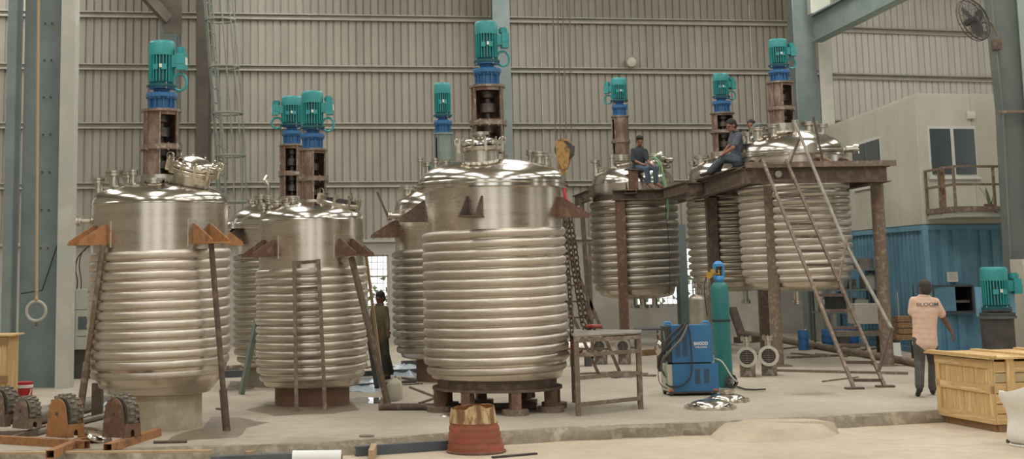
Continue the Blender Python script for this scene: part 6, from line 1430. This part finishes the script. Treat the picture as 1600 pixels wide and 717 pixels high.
# jerrycan
g = gr(617, 624); s_ = g.y / 2200; t = thing('jerrycan', 'white plastic jerrycan on the floor by the brown plank', 'jerrycan', tuple(g), .2)
q = MB(); w2, h2, d2 = 11.5 * s_, 32 * s_, .09
prof = [(.0, .95), (.06, 1.0), (.7, 1.0), (.85, .8), (.95, .45), (1.0, .35)]; vs = []; N = 24
for f_, k_ in prof:
    for i in range(N):
        a = 2 * pi * i / N; ex = .5; x = w2 * k_ * abs(cos(a)) ** ex * (1 if cos(a) > 0 else -1); y = d2 * k_ * abs(sin(a)) ** ex * (1 if sin(a) > 0 else -1); vs.append((x, y, h2 * f_))
q.add(vs, [(j * N + i, j * N + (i + 1) % N, (j + 1) * N + (i + 1) % N, (j + 1) * N + i) for j in range(len(prof) - 1) for i in range(N)] + [tuple(range(N))[::-1], tuple((len(prof) - 1) * N + i for i in range(N))]); q.build('bottle', 'jerry', t)
q = MB(); q.cyl((-.03, 0, h2), (-.03, 0, h2 + .04), .03, n=16); q.build('cap', 'white', t); q = MB(); q.tube([(.02, 0, h2 * .93), (.03, 0, h2 * 1.06), (.08, 0, h2 * 1.04), (.1, 0, h2 * .82)], .014, 8); q.build('handle', 'jerry', t)
# wet patch and plastic sheets that mirror the windows
def sheet(label, pts, m, cat, name, h=.02, grp=None):
    P_ = [gr(x, y) for x, y in pts]; c = sum(P_, Vector()) / len(P_); q = MB(); n_ = len(P_); vs = [(0, 0, h)]
    rg = random.Random(len(label)); ring = []
    for k in range(n_):
        for j in range(3): p = P_[k].lerp(P_[(k + 1) % n_], j / 3) - c; ring.append(Vector((p.x, p.y, 0)) * rg.uniform(.93, 1.05))
    m3 = len(ring); vs += [(p.x * .5, p.y * .5, h * rg.uniform(.3, 1.4)) for p in ring] + [(p.x, p.y, h * rg.uniform(.05, .6)) for p in ring] + [(p.x, p.y, 0) for p in ring]
    q.add(vs, [(0, 1 + i, 1 + (i + 1) % m3) for i in range(m3)] + [(1 + r_ * m3 + i, 1 + (r_ + 1) * m3 + i, 1 + (r_ + 1) * m3 + (i + 1) % m3, 1 + r_ * m3 + (i + 1) % m3) for r_ in range(2) for i in range(m3)])
    o = q.build(name, m); o.location = c; tag(o, label, cat, grp); return o
M['wet'] = mat('wet_floor_water', lin(120, 118, 112), rough=.04, spec=.9)
sheet('thin puddle shining on the floor beside the white jerrycan', [(538, 624), (560, 630), (600, 631), (625, 626), (600, 621), (560, 620)], 'wet', 'puddle', 'puddle', .003)
sheet('dark damp patch on the floor around the prop pipe of the pale-skirted vessel', [(262, 690), (330, 686), (372, 684), (388, 668), (420, 660), (372, 652), (330, 652), (316, 668), (270, 680)], 'damp', 'damp patch', 'damp_patch', .003)
sheet('dark damp patch around the foot of the short ladder', [(380, 640), (430, 650), (520, 646), (560, 640), (552, 630), (500, 640), (440, 640), (420, 632)], 'damp', 'damp patch', 'damp_patch', .003)
sheet('pale blue plastic film spread behind the brown skirt and plank', [(548, 612), (585, 614), (604, 606), (600, 594), (570, 590), (549, 598)], 'plastic', 'film', 'plastic_film', .05)
sheet('pale blue plastic film behind the jerrycan and walking figure', [(608, 590), (650, 592), (655, 575), (640, 566), (618, 570), (606, 580)], 'plastic', 'film', 'plastic_film', .06)
sheet('crumpled silver film at the column side of the pale-skirted vessel', [(150, 636), (182, 638), (190, 622), (176, 612), (158, 618)], 'plastic', 'film', 'plastic_film', .10)
sheet('silver sheet lying between the two front vessels', [(352, 610), (396, 608), (398, 596), (360, 596)], 'debris', 'sheet', 'metal_sheet', .02)
g = gr(147, 690); q = MB().lathe([(.2, 0), (.2, .02)] + [(a_, b_ + .02) for a_, b_ in arc_dome(.17, 0, .05, 6)], 32); o = q.build('dished_plate', 'steel_dome'); o.location = g; o.location.z = .06; o.rotation_euler = (.1, .35, 0); tag(o, 'polished dished plate tilted between the roller cradles', 'dish')
pipething('steel_tube', 'fat grey tube on the floor behind the roller cradles', 'tube', gr(40, 668), gr(150, 640), .09, 'pipe', 'steel tubes lying by the big column')
pipething('steel_tube', 'fat grey tube further back on the floor by the huge column', 'tube', gr(60, 655), gr(175, 630), .08, 'pipe', 'steel tubes lying by the big column')
pipething('steel_tube', 'thin grey tube on the floor just behind the roller cradles', 'tube', gr(55, 681), gr(160, 655), .035, 'pipe', 'steel tubes lying by the big column')
pipething('steel_tube', 'long rusty tube on the floor behind the ring frame legs', 'tube', gr(592, 641), gr(838, 640), .045, 'rust_brown')
for k, (a, b, lab) in enumerate((((640, 606), (690, 625), 'bare rod pointing at the ring frame beside the jerrycan'), ((655, 632), (694, 618), 'rod crossing under the ring frame edge'), ((604, 604), (660, 600), 'rod lying behind the white jerrycan'), ((240, 693), (292, 692), 'thin rod on the floor by the pale skirt'), ((352, 641), (338, 640), 'short rod stub beside the sleeve of the prop pipe'))):
    pipething('steel_rod', lab, 'rod', gr(*a), gr(*b), .016, 'rust_brown' if k % 2 else 'debris')
g = gr(818, 628); t = thing('gear_unit', 'small grey gear unit on the floor beneath the ring frame', 'machine', tuple(g)); q = MB(); q.box((0, 0, .09), (.22, .2, .18)); q.build('casing', 'pipe', t); q = MB(); q.cyl((0, -.02, .18), (0, -.02, .24), .06, n=16); q.cyl((-.16, 0, .1), (.16, 0, .1), .045, n=14); q.build('shaft', 'dark', t)
# right-hand floor
pipething('long_pipe', 'long rusty pipe slanting across the floor behind the ladder', 'pipe', gr(1160, 524), gr(1436, 574), .07, 'rust_pale')
barthing('flat_bar', 'long rusty flat bar on the floor before the platform posts', 'bar', gr(1202, 580), gr(1418, 585), .12, .04, 'rust_pale')
pipething('steel_rod', 'short bent rod beside the foot of the long ladder', 'rod', gr(1285, 597), gr(1341, 590), .012, 'rust_pale')
cb_ = cab([gr(1152, 606) + Vector((0, 0, .02)), gr(1165, 610) + Vector((0, 0, .02)), gr(1180, 612) + Vector((0, 0, .03)), gr(1196, 610) + Vector((0, 0, .02))], .012, 'rubber', None, 'welding_lead'); tag(cb_, 'short black welding lead lying by the trolley wheel', 'cable')
for k in range(7):
    x = 1220 + k * 19; y = 546 + (k * 7) % 13
    barthing('scrap_strip', ['scrap steel strip under the platform, by the round post', 'second scrap strip under the raised lid', 'scrap strip behind the long rusty pipe', 'scrap strip beneath the bottom outlets', 'scrap strip near the grey short column', 'scrap strip behind the ladder rungs', 'scrap strip towards the thick platform post'][k], 'strip', gr(x, y), gr(x + 45, y + (4 if k % 2 else -5)), .1, .03, 'debris', 'scrap strips under the platform')
# blue drums and rack behind the ladder
def drum(label, px, gpy, rpx, hpx):
    g = gr(px, gpy); s_ = g.y / 2200; r_ = rpx * s_; h_ = hpx * s_; t = thing('plastic_drum', label, 'drum', tuple(g), 0, 'blue plastic drums under the platform')
    MB().lathe([(.01, 0), (r_ * .95, 0), (r_, .05), (r_, h_ * .3), (r_ * 1.04, h_ * .33), (r_, h_ * .36), (r_, h_ * .64), (r_ * 1.04, h_ * .67), (r_, h_ * .7), (r_, h_ * .93), (r_ * .9, h_), (.01, h_)], 28).build('drum_body', 'drumblue', t)
    q = MB(); q.cyl((r_ * .5, 0, h_ - .01), (r_ * .5, 0, h_ + .03), r_ * .15, n=12); q.build('bung', 'white', t)
drum('blue plastic drum standing alone nearest the platform post', 1256, 547, 8, 30)
drum('blue plastic drum behind the long ladder, beside the grey column', 1294, 543, 9, 28); drum('blue plastic drum behind the long ladder, in the middle', 1314, 543, 9, 28); drum('blue plastic drum behind the long ladder, next to the rack', 1334, 543, 8, 32)
Yk = 32.0; ga = at(1288, 500, Yk); t = thing('storage_rack', 'grey steel rack with machine parts behind the long ladder', 'rack', (ga.x, Yk, 0)); s_ = Yk / 2200; wR = 95 * s_
for x in (0, .45 * wR, wR): 
    for y in (0, .8): q = MB(); q.box((x, y, .95), (.05, .05, 1.9)); q.build('upright', 'ladder_grey', t, smooth=False)
for z in (.75, 1.25, 1.7): q = MB(); q.box((wR / 2, .4, z), (wR + .06, .84, .04)); q.build('shelf', 'ladder_grey', t, smooth=False)
for k, (x, z, w_, h_, m) in enumerate(((.3, .78, .5, .35, 'dark'), (.9, .78, .3, .25, 'cabin'), (1.2, 1.27, .35, .3, 'cabin'), (.5, 1.27, .6, .22, 'debris'), (.35, 1.72, .8, .3, 'dark'), (1.1, 1.72, .4, .2, 'pipe'))):
    o = MB().box((0, 0, h_ / 2), (w_, .45, h_)).box((0, 0, h_ + .02), (w_ * .6, .3, .04)).build('machine_part', m, smooth=False); o.location = (ga.x + x, Yk + .35, z + .0); tag(o, ['dark machine block on the lowest rack shelf', 'cream box on the lowest rack shelf', 'cream box on the middle rack shelf', 'grey scrap block on the middle rack shelf', 'dark machine block on the top rack shelf', 'grey box on the top rack shelf'][k], 'machine part')
g = gr(1362, 552); s_ = g.y / 2200; t = thing('lathe_machine', 'cream lathe partly behind the thick platform post', 'machine', tuple(g))
q = MB(); q.box((0, .2, 60 * s_), (46 * s_, .5, 30 * s_)); q.build('headstock', 'cabin', t, smooth=False); q = MB(); q.box((-6 * s_, .2, 30 * s_), (90 * s_, .4, 8 * s_)); q.build('bed', 'pipe', t, smooth=False)
for sx in (-40, 25): q = MB(); q.box((sx * s_, .2, 13 * s_), (14 * s_, .4, 26 * s_)); q.build('leg', 'dark', t, smooth=False)
# timbers stacked at the container
for k, (x0_, x1_, y_, h_) in enumerate(((1392, 1436, 545, .12), (1394, 1434, 545, .12), (1396, 1432, 545, .12), (1393, 1428, 545, .12))):
    a = at(x0_, 500, 27.6); b = at(x1_, 500, 27.6); o = MB().box((0, 0, .05), (b.x - a.x, .3, .1)).build('stacked_timber', 'wood', smooth=False); o.location = ((a.x + b.x) / 2 + (k % 2) * .03, 27.5, .38 + k * .115); tag(o, ['lowest timber baulk stacked beside the container', 'second timber baulk up in the stack beside the container', 'third timber baulk up in the stack beside the container', 'topmost timber baulk in the stack beside the container'][k], 'timber', 'timber baulks by the container')
a = at(1410, 500, 27.6); t = thing('timber_stand', 'dark low stand under the stacked timber baulks', 'stand', (a.x, 27.5, 0))
for sx in (-.2, .2): q = MB(); q.box((sx, 0, .19), (.1, .3, .37)); q.build('leg', 'dark', t, smooth=False)
a = at(1401, 540, 27.2); o = MB().box((0, 0, .17), (.18, .03, .34)).build('white_board', 'paper', smooth=False); o.location = (a.x, 27.2, .0); o.rotation_euler = (-.15, 0, .1); tag(o, 'small white board leaning on the timber stand', 'board')
g = gr(1017, 552); s_ = g.y / 2200; t = thing('wire_bench', 'thin dark metal bench frame behind the welder', 'bench', tuple(g))
for x in (-18, 18): 
    for y in (0, .5): q = MB(); q.box((x * s_, y, 18 * s_), (.03, .03, 36 * s_)); q.build('leg', 'slate', t, smooth=False)
q = MB(); q.box((0, .25, 36 * s_), (38 * s_, .54, .03)); q.build('top', 'slate', t, smooth=False)
for k in range(5):
    barthing('scrap_strip', ['pale sheet strip on the floor behind the work table', 'pale strip behind the table legs', 'strip before the flanged casings', 'strip at the feet of the rolling steps', 'strip between the steps and the bench'][k], 'strip', gr(905 + k * 18, 585 + (k * 5) % 9), gr(960 + k * 16, 583 + (k * 3) % 7), .12, .03, 'debris', 'scrap strips behind the table')
for k in range(9):
    x = 560 + (k * 37) % 95; y = 566 + (k * 11) % 26
    barthing('scrap_strip', 'glinting steel strip in the scrap behind the jerrycan', 'strip', gr(x, y), gr(x + 24, y + (5 if k % 2 else -6)), .07, .025, 'debris', 'scrap steel strips behind the jerrycan')

# more stock lying about
for a, b, lab, m_, w_, h_ in (((345, 590), (402, 588), 'dark channel on the floor between the two skirted vessels', 'tarp', .14, .12), ((350, 580), (400, 577), 'grey channel behind the dark one between the skirted vessels', 'debris', .12, .10),
        ((556, 606), (648, 600), 'dark bar lying across the sky-toned film', 'dark', .08, .06), ((560, 588), (650, 584), 'dark bar behind the sky-toned film', 'tarp', .1, .09), ((628, 572), (690, 570), 'dark stock bar behind the far brown skirt', 'dark', .12, .10),
        ((1150, 536), (1216, 533), 'dark beam on the floor behind the grated casings', 'rust_brown', .16, .14), ((1232, 560), (1330, 556), 'grey strip on the floor before the lone blue drum', 'debris', .12, .04), ((1000, 556), (1042, 553), 'short log-like bar beneath the wire bench', 'wood', .14, .12)):
    barthing('stock_bar', lab, 'bar', gr(*a), gr(*b), w_, h_, m_)
o = MB().bar((0, 0, 0), at(1160, 527, 33) - at(1145, 484, 34), .16, .16).build('leaning_beam', 'rust_brown', smooth=False); o.location = at(1145, 484, 34); tag(o, 'brown beam leaning on the back wall beside the gas cylinder', 'beam')
